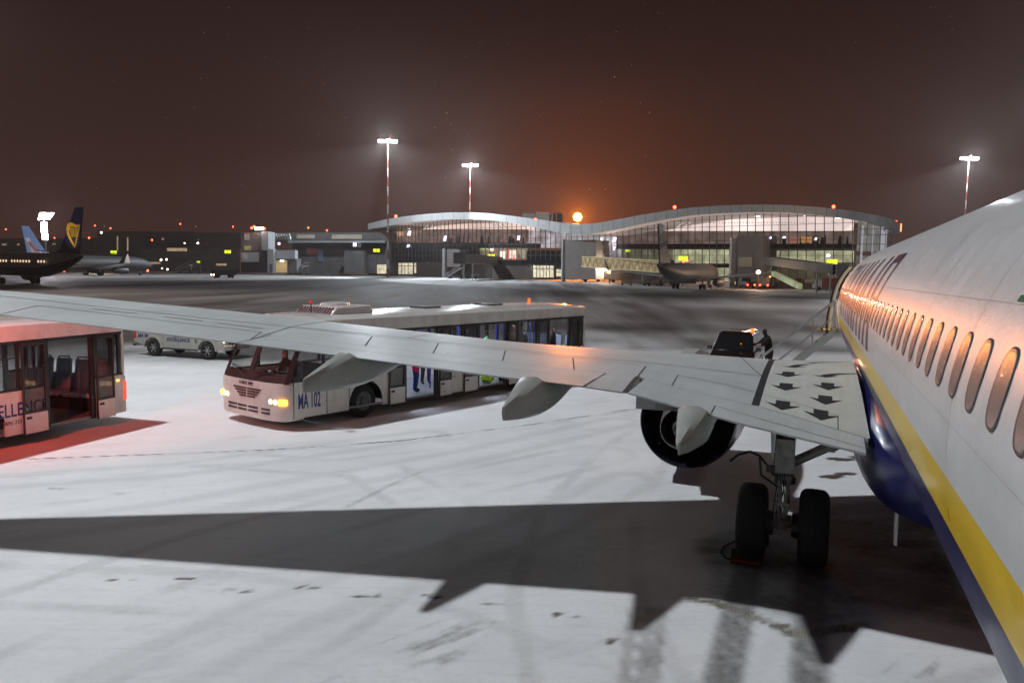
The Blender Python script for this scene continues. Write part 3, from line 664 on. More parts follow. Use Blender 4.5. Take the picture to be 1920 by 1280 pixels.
# ------------------------------------------------------------------ more helpers
def text(s, size, m, parent, mw, name='lettering', shear=0, bold=0, align='LEFT', sx=1):
    cu = bpy.data.curves.new('t', 'FONT'); cu.body = s; cu.size = size; cu.shear = shear; cu.extrude = .002; cu.offset = bold; cu.align_x = align; cu.resolution_u = 3
    o = bpy.data.objects.new('t', cu); COL.objects.link(o); bpy.context.view_layer.update()
    me = bpy.data.meshes.new_from_object(o.evaluated_get(bpy.context.evaluated_depsgraph_get())); bpy.data.objects.remove(o); bpy.data.curves.remove(cu)
    me.materials.clear(); me.materials.append(m); me.transform(mw @ Matrix.Diagonal((sx, 1, 1, 1))); me.name = name
    q = bpy.data.objects.new(name, me); COL.objects.link(q); q.parent = parent; return q
def basis(o, x, y):
    """matrix with text x along x, text y along y, at o"""
    x = Vector(x).normalized(); y = Vector(y).normalized(); z = x.cross(y); M_ = Matrix.Identity(4)
    for i in range(3): M_[i][0] = x[i]; M_[i][1] = y[i]; M_[i][2] = z[i]; M_[i][3] = o[i]
    return M_
def person(loc, rz, label, coat, legs, h=1.75, pose='stand', skin=(.45, .28, .2), hair=(.03, .02, .015), hood=False, group=None, hi=None, bag=None, coatlen=0, bulk=1.22, leanv=.28):
    k = h/1.75; J = {}; V_ = []; E_ = []; Rr = []
    def v(p, r, par=None):
        V_.append(Vector(p)*k); r = r if isinstance(r, tuple) else (r, r); f_ = bulk if (r[0] > .043 and p[2] < zp+.56) else 1.0; Rr.append((r[0]*f_, r[1]*f_)); i = len(V_)-1
        if par is not None: E_.append((par, i))
        return i
    sit = pose == 'sit'; lean = leanv if pose == 'lean' else 0
    zp = .55 if sit else .95
    pel = v((0, 0, zp), (.155, .12)); wa = v((0, .02+lean*.3, zp+.18), (.14, .105), pel); ch = v((0, .02+lean*.8, zp+.40), (.175, .12), wa); nk0 = v((0, .02+lean*1.05, zp+.53), (.09, .075), ch)
    nk = v((0, .03+lean*1.2, zp+.60), (.058, .058), nk0); hd0 = v((0, .05+lean*1.3, zp+.67), (.078, .088), nk); hd1 = v((0, .045+lean*1.35, zp+.76), (.09, .102), hd0); hd2 = v((0, .03+lean*1.38, zp+.835), (.06, .07), hd1)
    for s in (-1, 1):
        hip = v((s*.09, .0, zp-.06), .098, pel)
        if sit: kn = v((s*.12, .42, zp-.05), .075, hip); an = v((s*.12, .44, zp-.45), .05, kn); ft = v((s*.12, .58, zp-.49), .042, an)
        else:
            st = .14*s if pose == 'walk' else .0
            kn = v((s*.11, .03+st*.8, zp-.46), .066, hip); an = v((s*.12, -.02+st, .09), .048, kn); ft = v((s*.13, .13+st, .045), .042, an)
        sh = v((s*.17, .01+lean*.95, zp+.47), .072, ch)
        if pose in ('sit', 'hold'): el = v((s*.24, .12, zp+.22), .052, sh); wr = v((s*.18, .36, zp+.27), .038, el); ha = v((s*.15, .44, zp+.29), .036, wr)
        elif pose == 'lean': el = v((s*.24, .32, zp+.24), .052, sh); wr = v((s*.2, .52, zp+.2), .038, el); ha = v((s*.18, .6, zp+.2), .036, wr)
        else: el = v((s*.24, -.02, zp+.2), .054, sh); wr = v((s*.25, .05, zp-.03), .038, el); ha = v((s*.25, .08, zp-.12), .036, wr)
    me_ = bpy.data.meshes.new('person'); me_.from_pydata(V_, E_, []); o = bpy.data.objects.new('person', me_); COL.objects.link(o)
    md = o.modifiers.new('s', 'SKIN'); sb = o.modifiers.new('u', 'SUBSURF'); sb.levels = 1; sb.render_levels = 1
    if not me_.skin_vertices: me_.skin_vertices.new() if hasattr(me_.skin_vertices, 'new') else None
    lay = me_.skin_vertices[0].data
    for i, r in enumerate(Rr): lay[i].radius = (r[0]*k, r[1]*k); lay[i].use_root = (i == 0)
    bpy.context.view_layer.update()
    m2 = bpy.data.meshes.new_from_object(o.evaluated_get(bpy.context.evaluated_depsgraph_get())); bpy.data.objects.remove(o); bpy.data.meshes.remove(me_)
    ms = [mat('coat cloth', coat, .85, noise=(12, .2), bump=(40, .4)), mat('trouser cloth', legs, .85, noise=(12, .2)), mat('skin', skin, .5), mat('hair', hair, .7), mat('shoe', (.03, .03, .03), .6)]
    if hi: ms.append(mat('hi-vis cloth', hi, .7))
    m2.materials.clear()
    for x in ms: m2.materials.append(x)
    for p in m2.polygons:
        c = p.center/k; p.use_smooth = True; dy = lean*1.3
        if c.z > zp+.625 and abs(c.x) < .13: p.material_index = 3 if (hood or c.z > zp+.80 or c.y < .02+dy or (abs(c.x) > .075 and c.y < .06+dy)) else 2
        elif c.z < .085 or (sit and c.z < zp-.42): p.material_index = 4
        elif (c.z < zp-.02-coatlen and not abs(c.x) > .185) or (sit and c.z < zp+.02 and c.y > .1): p.material_index = 1
        elif abs(c.x) > .18 and (c.z < zp-.08 if pose in ('stand', 'walk') else c.y > .4): p.material_index = 2
        else: p.material_index = 5 if (hi and zp+.1 < c.z < zp+.5 and abs(c.x) < .2) else 0
    q = bpy.data.objects.new('person', m2); COL.objects.link(q); q.location = loc; q.rotation_euler = (0, 0, rz); return tag(q, label, 'person', group)
# ------------------------------------------------------------------ floodlight masts (each with its own lamps)
lampm = emis('floodlight glass', (.93, .95, 1), 40); mastred = mat('mast red paint', (.24, .045, .035), .6, noise=(.8, .2)); mastwhite = mat('mast white paint', (.42, .42, .42), .6, noise=(.8, .15))
obst = emis('red obstruction lamp', (1, .06, .02), 14)
def mast(loc, h, label, power, targets, group='tall red and white floodlight masts', color=(.84, .92, 1), face=0, ang=66, head=2.6, halo=0):
    r = empty('floodlight_mast', loc, face, label, 'floodlight mast', group); n = 15 if h > 30 else 7; mb = MB()
    for k in range(n):
        a, b = h*k/n, h*(k+1)/n; mb.cyl((0, 0, a), (0, 0, b), (.28-.13*a/h), (.28-.13*b/h), 12, k % 2, False)
    mb.build('mast_pole', [mastred, mastwhite], r, 40)
    hd = MB().cyl((0, 0, h-.3), (0, 0, h), .9, .9, 16).bx(-head, head, -.15, .15, h-.15, h+.05).bx(-.15, .15, -head*.4, head*.4, h-.15, h+.05).build('lamp_carriage', steel, r)
    k = 0
    for i in range(-3, 4):
        if i == 0: continue
        x = i*head/3; q = MB().box((x, -.35, h-.35), (.8, .5, .8), 0, R=Matrix.Rotation(.5, 3, 'X')).build('floodlight', [lampm], hd)
    MB().ball((.5, 0, h+.5), .22).build('warning_light', obst, r)
    for t_ in targets: lamp('flood_or_fill_beam', 'SPOT', Vector(loc)+Vector((0, -1.6, h-.7)), t_, power/len(targets), color, .5, ang, .25, r)
    if halo: lamp('floodlight_halo', 'POINT', Vector(loc)+Vector((0, -2.6, h-.3)), None, halo, color, .9, parent=r)
    return r
mast((-40.8, 262, 0), 43.8, 'floodlight mast in front of the left dome, the taller of the two over the terminal', 430000, [(-78, 232, 0), (-4, 228, 0)], halo=78000)
mast((-17.3, 318, 0), 43.5, 'floodlight mast rising behind the roof of the left dome', 400000, [(-52, 295, 0), (20, 290, 0)], halo=78000)
mast((153.8, 276, 0), 43, 'floodlight mast standing alone over the airliner nose at right', 420000, [(118, 250, 0), (190, 262, 0)], halo=74000)
mast((78, 118, 0), 31, 'floodlight mast just beyond the airliner roof at the frame edge', 70000, [(45, 95, 0), (95, 90, 0)], halo=16000)
# the mast that lights this stand, outside the picture; then added fill lamps
mast((-26, 19, 0), 42.9, 'floodlight mast lighting the near stand from the left', 1, [(2, 14, 0)], ang=2)
lamp('flood_or_fill_beam', 'SPOT', (-26, 19, 42), (-1, 14, 0), 86000, (.93, .965, 1), .9, 92, .6)
lamp('flood_or_fill_beam', 'SPOT', (60, -40, 42), (0, 12, 0), 11000, (1, .74, .58), 2.5, 80, .5)  # added warm fill from behind right, no mast stands there
lamp('flood_or_fill_beam', 'SPOT', (-75, 105, 42), (-45, 92, 0), 66000, (1, .85, .77), 1, 92, 1)  # added fill for the middle apron, from outside the left edge
lamp('flood_or_fill_beam', 'SPOT', (66, 92, 42), (36, 84, 0), 66000, (1, .85, .77), 1, 92, 1)  # added fill for the middle apron, from outside the right edge
mast((-75, 105, 0), 42.9, 'unseen floodlight mast added to light the middle of the apron from the left', 1, [(2, 14, 0)], ang=2); mast((66, 92, 0), 42.9, 'unseen floodlight mast added to light the middle of the apron from the right', 1, [(2, 14, 0)], ang=2)  # unseen masts added to carry the two apron fill lamps
def q_(x, y, Y): return atY(x, y, Y)
# ------------------------------------------------------------------ apron bus
busw = mat('bus white paint', (.66, .64, .60), .35, coat=.2, noise=(1.5, .05), dirt=(2.2, .35, (.36, .33, .30)), streak=((.5, 3.2, .8), .45, (.34, .31, .28)))
busroof = mat('bus roof paint', (.64, .64, .62), .22, coat=.5, noise=(2, .08), bump=(1.2, .25))
busblk = mat('bus black trim', (.02, .018, .018), .4, noise=(5, .3)); busglass = mat('bus tinted glass', (.02, .022, .025), .04, alpha=.34, spec=.8)
busclear = mat('windscreen glass', (.03, .03, .03), .03, alpha=.16, spec=.8)
busfloor = mat('bus floor vinyl', (.20, .22, .24), .3, noise=(20, .3)); businner = mat('bus inner panel', (.30, .30, .30), .6); dash = mat('bus dashboard', (.035, .028, .026), .6, noise=(6, .3))
pole_blue = mat('blue handrail', (.01, .03, .45), .3); seatm = mat('blue grey seat fabric', (.30, .34, .44), .8, noise=(30, .2)); hubm = mat('bus wheel steel', (.10, .10, .10), .5, .5, noise=(8, .4))
headl = emis('warm headlamp', (1, .62, .33), 5); indic = emis('orange indicator', (1, .38, .03), 7); amber = emis('amber side lamp', (1, .33, .02), 3); tail_on = emis('lit red tail lamp', (1, .03, .02), 3.2); textblue = mat('blue lettering', (.02, .04, .2), .5); textdark = mat('dark lettering', (.04, .035, .04), .5); textgrey = mat('grey lettering', (.22, .22, .23), .5)
strobe_r = mat('red beacon glass', (.55, .04, .02), .25, emit=(1, .08, .03), es=.25)
def make_bus(name, loc, rz, label, lit=False, tails=False, heads=False, words=(), acred=False):
    B = empty(name, loc, rz, label, 'bus', 'airport buses on the apron')
    L_, hw, zt, zw, zs, z0 = 13.4, 1.5, 2.80, 2.45, 1.31, .30
    doors = ((3.92, 5.30), (7.20, 8.68), (11.08, 12.46)); leaves = ((3.26, 3.88), (5.34, 5.88), (6.48, 7.13), (8.72, 9.24), (10.40, 11.04), (12.5, 13.07))
    Yb = lambda a: -a
    # body shell: cant rails, roof, skirts, ends
    mb = MB()
    for s in (-1, 1):
        x0, x1 = s*hw, s*(hw-.06)
        mb.bx(x0, x1, Yb(.35), Yb(L_), zw, zt, 0)
        for a, b in ((0.02, 1.83), (5.3, 7.18), (9.98, 11.08), (12.46, L_)): mb.bx(x0, x1, Yb(a), Yb(b), z0, zs, 0)
        for a, b in ((3.05, 3.9), (8.66, 8.84)): mb.bx(x0, x1, Yb(a), Yb(b), z0, zs, 0)
        for c in (2.44, 9.41):   # wheel arches
            n = 12; r = .60; pts = [(Yb(c-.61), z0), (Yb(c-.61), zs), (Yb(c+.61), zs), (Yb(c+.61), z0), (Yb(c+r), z0)]
            pts = []
            for i in range(n):
                t0, t1 = pi*i/n, pi*(i+1)/n; 
                p0, p1 = (c-r*cos(t0), max(z0, .47+r*sin(t0)*.98)), (c-r*cos(t1), max(z0, .47+r*sin(t1)*.98))
                mb.add([(x0, Yb(p0[0]), p0[1]), (x0, Yb(p1[0]), p1[1]), (x0, Yb(p1[0]), zs), (x0, Yb(p0[0]), zs)], [(0, 1, 2, 3)], 0)
                mb.add([(x0, Yb(p0[0]), p0[1]), (x0, Yb(p1[0]), p1[1]), (s*(hw-.4), Yb(p1[0]), p1[1]), (s*(hw-.4), Yb(p0[0]), p0[1])], [(0, 1, 2, 3)], 1)
            mb.bx(s*(hw-.42), s*(hw-.40), Yb(c-.62), Yb(c+.62), .25, 1.1, 1)
        for c0, c1 in ((10.02, 10.4),): pass
    # rounded rear end and roof
    prof = [(-hw, zt-.06), (-hw+.03, zt), (-hw+.18, zt+.05), (-.8, zt+.10), (0, zt+.12), (.8, zt+.10), (hw-.18, zt+.05), (hw-.03, zt), (hw, zt-.06)]
    rf = MB().loft([[(x, Yb(a), z-dz) for x, z in prof]+[(hw-.05, Yb(a), zt-.1), (-hw+.05, Yb(a), zt-.1)] for a, dz in ((.30, .10), (.5, .03), (1.2, 0), (4, 0), (8, 0), (12.6, 0), (13.1, .02), (L_+.02, .08))], 0)
    rf.build('roof', busroof, B, 50)
    mb.bx(-hw+.02, hw-.02, Yb(L_), Yb(L_+.12), z0, 1.25, 0); mb.bx(-hw+.02, hw-.02, Yb(L_), Yb(L_+.09), 2.30, zt, 0); mb.bx(-hw+.02, -hw+.2, Yb(L_), Yb(L_+.09), 1.25, 2.3, 0); mb.bx(hw-.2, hw-.02, Yb(L_), Yb(L_+.09), 1.25, 2.3, 0)
    mb.build('body', [busw, busblk], B, 35, bevel=.012)
    # nose: rounded lower front
    def nose(a, z, ins=0):   # plan outline of the front at a depth a
        return [(x*(1-ins), Yb(a)+d, z) for x, d in ((-hw, -.0), (-hw+.02, .10), (-hw+.12, .22), (-hw+.35, .31), (-.7, .36), (0, .38), (.7, .36), (hw-.35, .31), (hw-.12, .22), (hw-.02, .10), (hw, 0))]
    def closeb(q, a): return q+[(hw-.1, Yb(.4), q[0][2]), (-hw+.1, Yb(.4), q[0][2])]
    nb = MB().loft([closeb(nose(0, z, i), 0) for z, i in ((.24, .03), (.34, .0), (.62, 0), (.66, .004), (1.14, .0), (1.22, .02))])
    nb.build('front_panel', busw, B, 40)
    gr = MB()
    def on_front(x): 
        xs = [-hw, -hw+.02, -hw+.12, -hw+.35, -.7, 0, .7, hw-.35, hw-.12, hw-.02, hw]; ds = [0, .10, .22, .31, .36, .38, .36, .31, .22, .10, 0]; return float(np.interp(x, xs, ds))
    for j, z in enumerate((1.0, .93, .86, .79)):
        w = .62-.09*j
        for s in (-1, 1): gr.bx(s*.02, s*w, .33, .388, z-.018, z+.018)
    for z in (.42, .52):
        for x0 in (-.95, -.47, .01, .49): gr.bx(x0, x0+.42, on_front(x0+.2)-.06, on_front(x0+.2)+.008, z-.025, z+.025)
    gr.build('grille', busblk, B)
    for s in (-1, 1):
        h1 = MB()
        for i in range(2): h1.lathe([(0, .07), (.02, .06), (.03, .01)], (s*(.98+.17*i), on_front(.98+.17*i)-.005, .74), 1, 14)
        h1.build('headlight', headl if heads else mat('dark lamp glass', (.3, .3, .3), .2), B, 40)
        MB().box((s*1.36, .215, .74), (.22, .12, .13), 0, R=Matrix.Rotation(-s*.75, 3, 'Z')).build('indicator', indic if heads else amber, B, bevel=.01)
    # windscreen: black surround with two big clear panes, raked
    ws = MB(); 
    def wsp(x, z):
        t_ = (z-1.2)/(2.62-1.2); return (x*(1-.04*t_), on_front(x)-.02-.62*t_, z)
    xs = [-1.47, -1.38, -1.05, -.7, -.35, -.1, .1, .35, .7, 1.05, 1.38, 1.47]
    for i in range(len(xs)-1):
        for z0_, z1_ in ((1.2, 1.46), (1.46, 2.42), (2.42, 2.64)):
            if z0_ == 1.46 and i not in (0, 5, 10): continue
            ws.add([wsp(xs[i], z0_), wsp(xs[i+1], z0_), wsp(xs[i+1], z1_), wsp(xs[i], z1_)], [(0, 1, 2, 3)], 0)
    w_ = ws.build('windscreen_surround', mat('dark cab surround', (.045, .02, .02), .4, noise=(4, .3)), B, weld=True); w_.modifiers.new('th', 'SOLIDIFY').thickness = .04
    for rg in (range(1, 5), range(6, 10)):
        g = MB()
        for i in rg: g.add([wsp(xs[i], 1.46), wsp(xs[i+1], 1.46), wsp(xs[i+1], 2.42), wsp(xs[i], 2.42)], [(0, 1, 2, 3)])
        g.build('windscreen', busclear, B)
    for s in (-1, 1):   # wipers
        MB().tube([(s*.1, on_front(.1)+.01, 1.24), (s*.55, on_front(.6)-.09, 1.42), (s*1.0, on_front(1.0)-.1, 1.5)], .012).tube([(s*.2, on_front(.2)-.08, 1.5), (s*1.05, on_front(1.05)-.12, 1.56)], .014).build('wiper', busblk, B)
    # side glazing with pillars; driver window
    for s in (-1, 1):
        x0 = s*(hw-.02); fr = MB()
        for a in (.98, 3.12, 3.88, 5.3, 5.88, 6.44, 7.17, 8.70, 9.26, 10.36, 11.05, 12.47, 13.02): fr.bx(s*(hw+.004), s*(hw-.05), Yb(a-.035), Yb(a+.035), zs if not (3.8 < a < 5.4 or 7 < a < 8.8 or 11 < a < 12.5) else z0, zw, 0)
        for d0, d1 in doors:
            for a in (d0+.04, d1-.04): fr.bx(s*(hw+.004), s*(hw-.08), Yb(a-.04), Yb(a+.04), z0, zw, 0)
            fr.bx(s*(hw+.004), s*(hw-.05), Yb(d0), Yb(d1), zw-.07, zw-.002, 0)
        for a, b in ((.4, .98), (.98, 3.12), (3.12, 3.88), (5.3, 7.17), (8.7, 11.05), (12.47, L_)): fr.bx(s*(hw+.003), s*(hw-.05), Yb(a), Yb(b), zw-.06, zw-.002, 0); fr.bx(s*(hw+.003), s*(hw-.05), Yb(a), Yb(b), zs+.002, zs+.05, 0)
        fr.bx(s*(hw+.003), s*(hw-.05), Yb(.0), Yb(.4), 1.24, 1.36, 0); fr.bx(s*(hw+.003), s*(hw-.05), Yb(L_-.14), Yb(L_-.06), zs, zw, 0)
        for a, b in ((1.02, 3.08), (5.92, 6.40), (9.3, 10.32)): fr.bx(s*(hw+.003), s*(hw-.03), Yb(a), Yb(b), 2.05, 2.08, 0)
        fr.bx(s*(hw-.01), s*(hw-.02), Yb(.97), Yb(1.0), z0, zs, 0)
        fr.build('window_frame', busblk, B)
        for a, b in ((.12, .95), (1.02, 3.08), (3.16, 3.86), (5.34, 5.86), (5.92, 6.4), (6.48, 7.13), (8.74, 9.22), (9.3, 10.32), (10.4, 11.01), (12.5, 12.98), (13.06, 13.26)):
            MB().bx(x0, x0-s*.012, Yb(a), Yb(b), zs+.05, zw-.06).build('side_window', busglass, B)
        for a in (.012, 1.07, 1.83):   # panel joints
            MB().bx(s*(hw+.0025), s*(hw-.01), Yb(a-.012), Yb(a+.012), z0+.01, zs-.03).build('panel_joint', busblk, B)
        MB().bx(s*(hw+.006), s*(hw-.01), Yb(.78), Yb(.98), 1.08, 1.24).build('fuel_flap', busblk, B, bevel=.01)
        for i, (a, b) in enumerate(leaves):
            opened = s < 0
            if opened: x2 = s*(hw+.07); a_, b_ = a, b
            else:
                d = doors[i//2]; x2 = s*hw; a_, b_ = (d[0]+.03, (d[0]+d[1])/2-.01) if i % 2 == 0 else ((d[0]+d[1])/2+.01, d[1]-.03)
            lf = MB().bx(x2, x2-s*.035, Yb(a_), Yb(a_+.05), .27, 2.40).bx(x2, x2-s*.035, Yb(b_-.05), Yb(b_), .27, 2.40).bx(x2, x2-s*.035, Yb(a_+.05), Yb(b_-.05), .75, .80).bx(x2, x2-s*.035, Yb(a_+.05), Yb(b_-.05), 2.32, 2.40).build('door_leaf', busblk, B)
            MB().bx(x2-s*.012, x2-s*.02, Yb(a_+.05), Yb(b_-.05), .80, 2.32).build('door_glass', busglass, lf)
            MB().bx(x2+s*.004, x2-s*.03, Yb(a_+.03), Yb(b_-.005), .28, .745).build('door_panel', busw, lf, bevel=.006)
            MB().bx(x2+s*.012, x2, Yb(a_+.06), Yb(a_+.2), .62, .68).build('door_handle', busblk, lf)
        # wheels
        for c in (2.44, 9.41):
            wl_ = MB().lathe([(s*(hw-.2)+u*.75, r) for u, r in tyre(.47, .28)], (0, Yb(c), .47), ax=0, n=40, closed=True).build('wheel', rubber, B, 45)
            h = MB().lathe([(s*(hw-.10), .27), (s*(hw-.13), .25), (s*(hw-.22), .21), (s*(hw-.22), .14), (s*(hw-.06), .12), (s*(hw-.05), .01)], (0, Yb(c), .47), ax=0, n=30)
            for k in range(10): a = 2*pi*k/10; h.cyl((s*(hw-.23), Yb(c)+.175*cos(a), .47+.175*sin(a)), (s*(hw-.17), Yb(c)+.175*cos(a), .47+.175*sin(a)), .018, .018, 6)
            h.build('rim', hubm, wl_, 40)
        MB().bx(s*(hw-.02), s*(hw+.02), Yb(13.2), Yb(13.27), 1.15, 1.19).build('side_lamp', indic if tails else amber, B)
        MB().bx(s*(hw-.005), s*(hw-.14), Yb(L_+.05), Yb(L_+.13), .62, 1.12).build('tail_light', tail_on if tails else redplastic, B, bevel=.01)
        MB().tube([(s*(hw-.15), -.3, 2.5), (s*(hw+.22), -.12, 2.5), (s*(hw+.24), -.12, 2.4)], .018).box((s*(hw+.24), -.12, 2.26), (.16, .05, .26)).build('mirror', busblk, B, bevel=.01)
    # interior
    it = MB().bx(-hw+.06, hw-.06, Yb(1.6), Yb(L_), .32, .37, 0).bx(-hw+.06, hw-.06, Yb(.15), Yb(1.6), .45, .62, 0); it.build('floor', busfloor, B)
    MB().bx(-hw+.06, hw-.06, Yb(.6), Yb(L_), 2.62, 2.66).build('ceiling', businner, B)
    MB().bx(-1.0, 1.35, -.15, .12, .62, 1.25).bx(-1.35, -.2, -.3, .1, 1.1, 1.32).build('dashboard', dash, B, bevel=.04)
    MB().cyl((-.36, -.12, 1.30), (-.36, -.17, 1.34), .2, .2, 20).cyl((-.36, .08, 1.1), (-.36, -.14, 1.32), .03, .03).build('steering_wheel', busblk, B)
    MB().bx(-.63, -.08, -.9, -.4, .95, 1.1).bx(-.63, -.08, -.98, -.86, 1.05, 1.65).bx(-.5, -.22, -.8, -.5, .6, .95).build('driver_seat', seatm, B, bevel=.04)
    MB().bx(-1.4, 1.4, Yb(1.72), Yb(1.76), .6, 1.5).build('bulkhead', dash, B)
    for i in range(4):
        x = -.98+.65*i; se_ = MB().bx(x-.25, x+.25, Yb(12.75), Yb(13.2), .72, .84).box((x, Yb(13.22), 1.25), (.5, .1, .85), 0, R=Matrix.Rotation(.12, 3, 'X')).build('seat', seatm, B, bevel=.04)
        MB().tube([(x-.18, Yb(13.26), 1.66), (x-.18, Yb(13.26), 1.72), (x+.18, Yb(13.26), 1.72), (x+.18, Yb(13.26), 1.66)], .018).build('seat_handle', busblk, se_)
    MB().bx(-1.4, 1.4, Yb(12.85), Yb(13.38), .37, .72).build('seat_base', dash, B)
    for i, (x, a) in enumerate(((-.5, 4.0), (.5, 4.9), (-.6, 5.9), (.6, 6.7), (-.7, 7.6), (.4, 8.3), (-.6, 9.6), (.55, 10.6), (-.62, 11.35), (.2, 12.2))):
        MB().cyl((x, Yb(a), .37), (x, Yb(a), 2.62), .019, .019, 8).build('grab_pole', pole_blue, B)
    for x in (-.6, .6): MB().cyl((x, Yb(3.2), 2.36), (x, Yb(12.6), 2.36), .016, .016, 8).build('ceiling_rail', pole_blue, B)
    for i in range(9):
        x, a = (-.6 if i % 2 else .6), 3.8+i*1.05; lp = [(x, Yb(a), 2.36), (x, Yb(a), 2.25), (x, Yb(a)-.06, 2.17), (x, Yb(a), 2.12), (x, Yb(a)+.06, 2.17), (x, Yb(a), 2.25)]; MB().tube(lp, .01, 6).build('hand_strap', busblk, B)
    # rear window frame (the wide pane between end panels)
    MB().bx(-1.3, 1.3, Yb(L_+.03), Yb(L_+.045), 1.25, 2.3).build('rear_window', busglass, B)
    # roof kit
    ab = MB().loft([[(-.85, -1.75, zt+.06), (.85, -1.75, zt+.06), (.85, -3.3, zt+.08), (-.85, -3.3, zt+.08)], [(-.80, -2.0, zt+.30), (.80, -2.0, zt+.30), (.82, -3.25, zt+.32), (-.82, -3.25, zt+.32)]]).build('air_conditioner', busroof, B, 40, bevel=.04)
    g_ = MB()
    for k in range(11): g_.box((-.7+.14*k, -1.855, zt+.185), (.075, .02, .27), 0, R=Matrix.Rotation(.80, 3, 'X'))
    g_.build('air_grille', mat('grille slots', (.10, .04, .05), .6), ab)
    MB().lathe([(0, .42), (.06, .40), (.09, .2), (.09, .01)], (.1, -2.65, zt+.31), 2, 24).build('fan_cover', busroof, ab, 40)
    MB().cyl((-.15, -1.6, zt+.08), (-.15, -1.6, zt+.38), .014, .014, 6).cyl((-.15, -1.6, zt+.38), (-.15, -1.6, zt+.47), .05, .045, 12, 1).build('front_beacon', [darkm, strobe_r], B, 40)
    MB().lathe([(0, .10), (.03, .10), (.04, .02)], (.5, -.7, zt+.08), 2, 16).build('roof_vent', busroof, B)
    MB().cyl((.35, -12.3, zt+.1), (.35, -12.3, zt+.28), .06, .055, 14).build('rear_beacon', mat('orange beacon', (.6, .12, .02), .3, emit=(1, .2, .03), es=.9), B, 40)
    for a in (6.0, 9.2): MB().bx(-.3, .45, Yb(a), Yb(a+.7), zt+.09, zt+.16).build('roof_hatch', busblk, B, bevel=.02)
    for s_, sz, y_, z_, m_, kw in words:
        text(s_, sz, m_, B, basis((-hw-.004, Yb(y_), z_), (0, -1, 0), (0, 0, 1)), **kw)
    text('COBUS 3000', .115, textdark, B, basis((.36, .382, 1.10), (-1, 0, 0), (0, 0, 1)), bold=.003, shear=.15)
    if lit:
        for a in (4.6, 8, 11.6): 
            MB().bx(-.25, .25, Yb(a-.5), Yb(a+.5), 2.585, 2.61).build('ceiling_lamp', emis('bus ceiling light', (.8, .85, 1), 5), B)
            l_ = bpy.data.lights.new('bus_light', 'AREA'); l_.shape = 'RECTANGLE'; l_.size = .5; l_.size_y = 1; l_.energy = 45; l_.color = (.75, .82, 1); lo = bpy.data.objects.new('bus_light', l_); COL.objects.link(lo); lo.parent = B; lo.location = (0, Yb(a), 2.56)
    return B
def bus_pose(corner, hd):
    n = (cos(hd), -sin(hd)); return (corner[0]-n[0]*1.5, corner[1]-n[1]*1.5, 0), pi-hd
l2, r2 = bus_pose((-5.6, 20.35), .675)
b2 = make_bus('apron_bus', l2, r2, 'white apron bus with lit headlights and passengers, driver at the wheel', True, False, True,
    (('MA 102', .56, .14, .55, textblue, dict(bold=.012, sx=.40)), ('COBUS 3000', .10, 1.16, 1.08, textdark, dict(bold=.002, shear=.15, sx=.9)), ('BENZ', .26, 5.52, .80, textgrey, dict(bold=.0, sx=.95))))
l1, r1 = bus_pose((-10.31-13.4*sin(.3236), 21.03-13.4*cos(.3236)), .3236)
b1 = make_bus('apron_bus', l1, r1, 'apron bus glowing red with open empty doors at the left frame edge', False, True, False,
    (('EXCELLENCE', .43, 9.17, .74, textblue, dict(bold=.004, sx=.76)), ('LANDING TOUCHDOWN TO', .14, 8.6, .55, textdark, dict(shear=.3, sx=.95))))
def in_bus(root, x, a, z): return root.matrix_world @ Vector((x, -a, z))
bpy.context.view_layer.update()
person(in_bus(b2, -.36, .62, .56), r2, 'bus driver in a dark cap seated behind the windscreen', (.06, .075, .07), (.03, .03, .035), 1.8, 'sit', hood=False, hair=(.02, .02, .02))
person(in_bus(b2, -.85, 5.0, .37), r2+2.2, 'passenger in a pink jacket standing in the first bus doorway', (.75, .02, .16), (.03, .05, .28), 1.66, hair=(.12, .06, .03), coatlen=.22)
person(in_bus(b2, .1, 6.4, .37), r2+1.2, 'passenger in a blue coat beside the pink jacket', (.02, .04, .3), (.03, .03, .05), 1.75)
person(in_bus(b2, -.75, 8.5, .37), r2+2.6, 'passenger in a green jacket in the second bus doorway', (.12, .42, .20), (.45, .75, .05), 1.72)
person(in_bus(b2, -.5, 10.75, .37), r2+.4, 'passenger with a fur hood behind the bus window', (.25, .2, .16), (.05, .05, .07), 1.7, hair=(.3, .22, .15))
person(in_bus(b2, -.9, 12.15, .37), r2+1.9, 'dark haired passenger at the last bus doorway', (.03, .03, .035), (.03, .03, .05), 1.66)
person(in_bus(b2, .3, 11.2, .37), r2+1.4, 'passenger in a brown coat behind the rear side window', (.2, .12, .07), (.03, .03, .05), 1.7, hair=(.2, .12, .06))
sb = MB().bx(-.2, .2, -.14, .14, .06, .62).bx(-.16, -.1, -.1, .1, .0, .06).bx(.1, .16, -.1, .1, .0, .06).build('suitcase', mat('lime suitcase shell', (.45, .75, .03), .35), None, bevel=.03, label='lime green suitcase standing in the second bus doorway', cat='suitcase')
sb.location = in_bus(b2, -1.1, 8.15, .38); sb.rotation_euler = (0, 0, r2+.2)
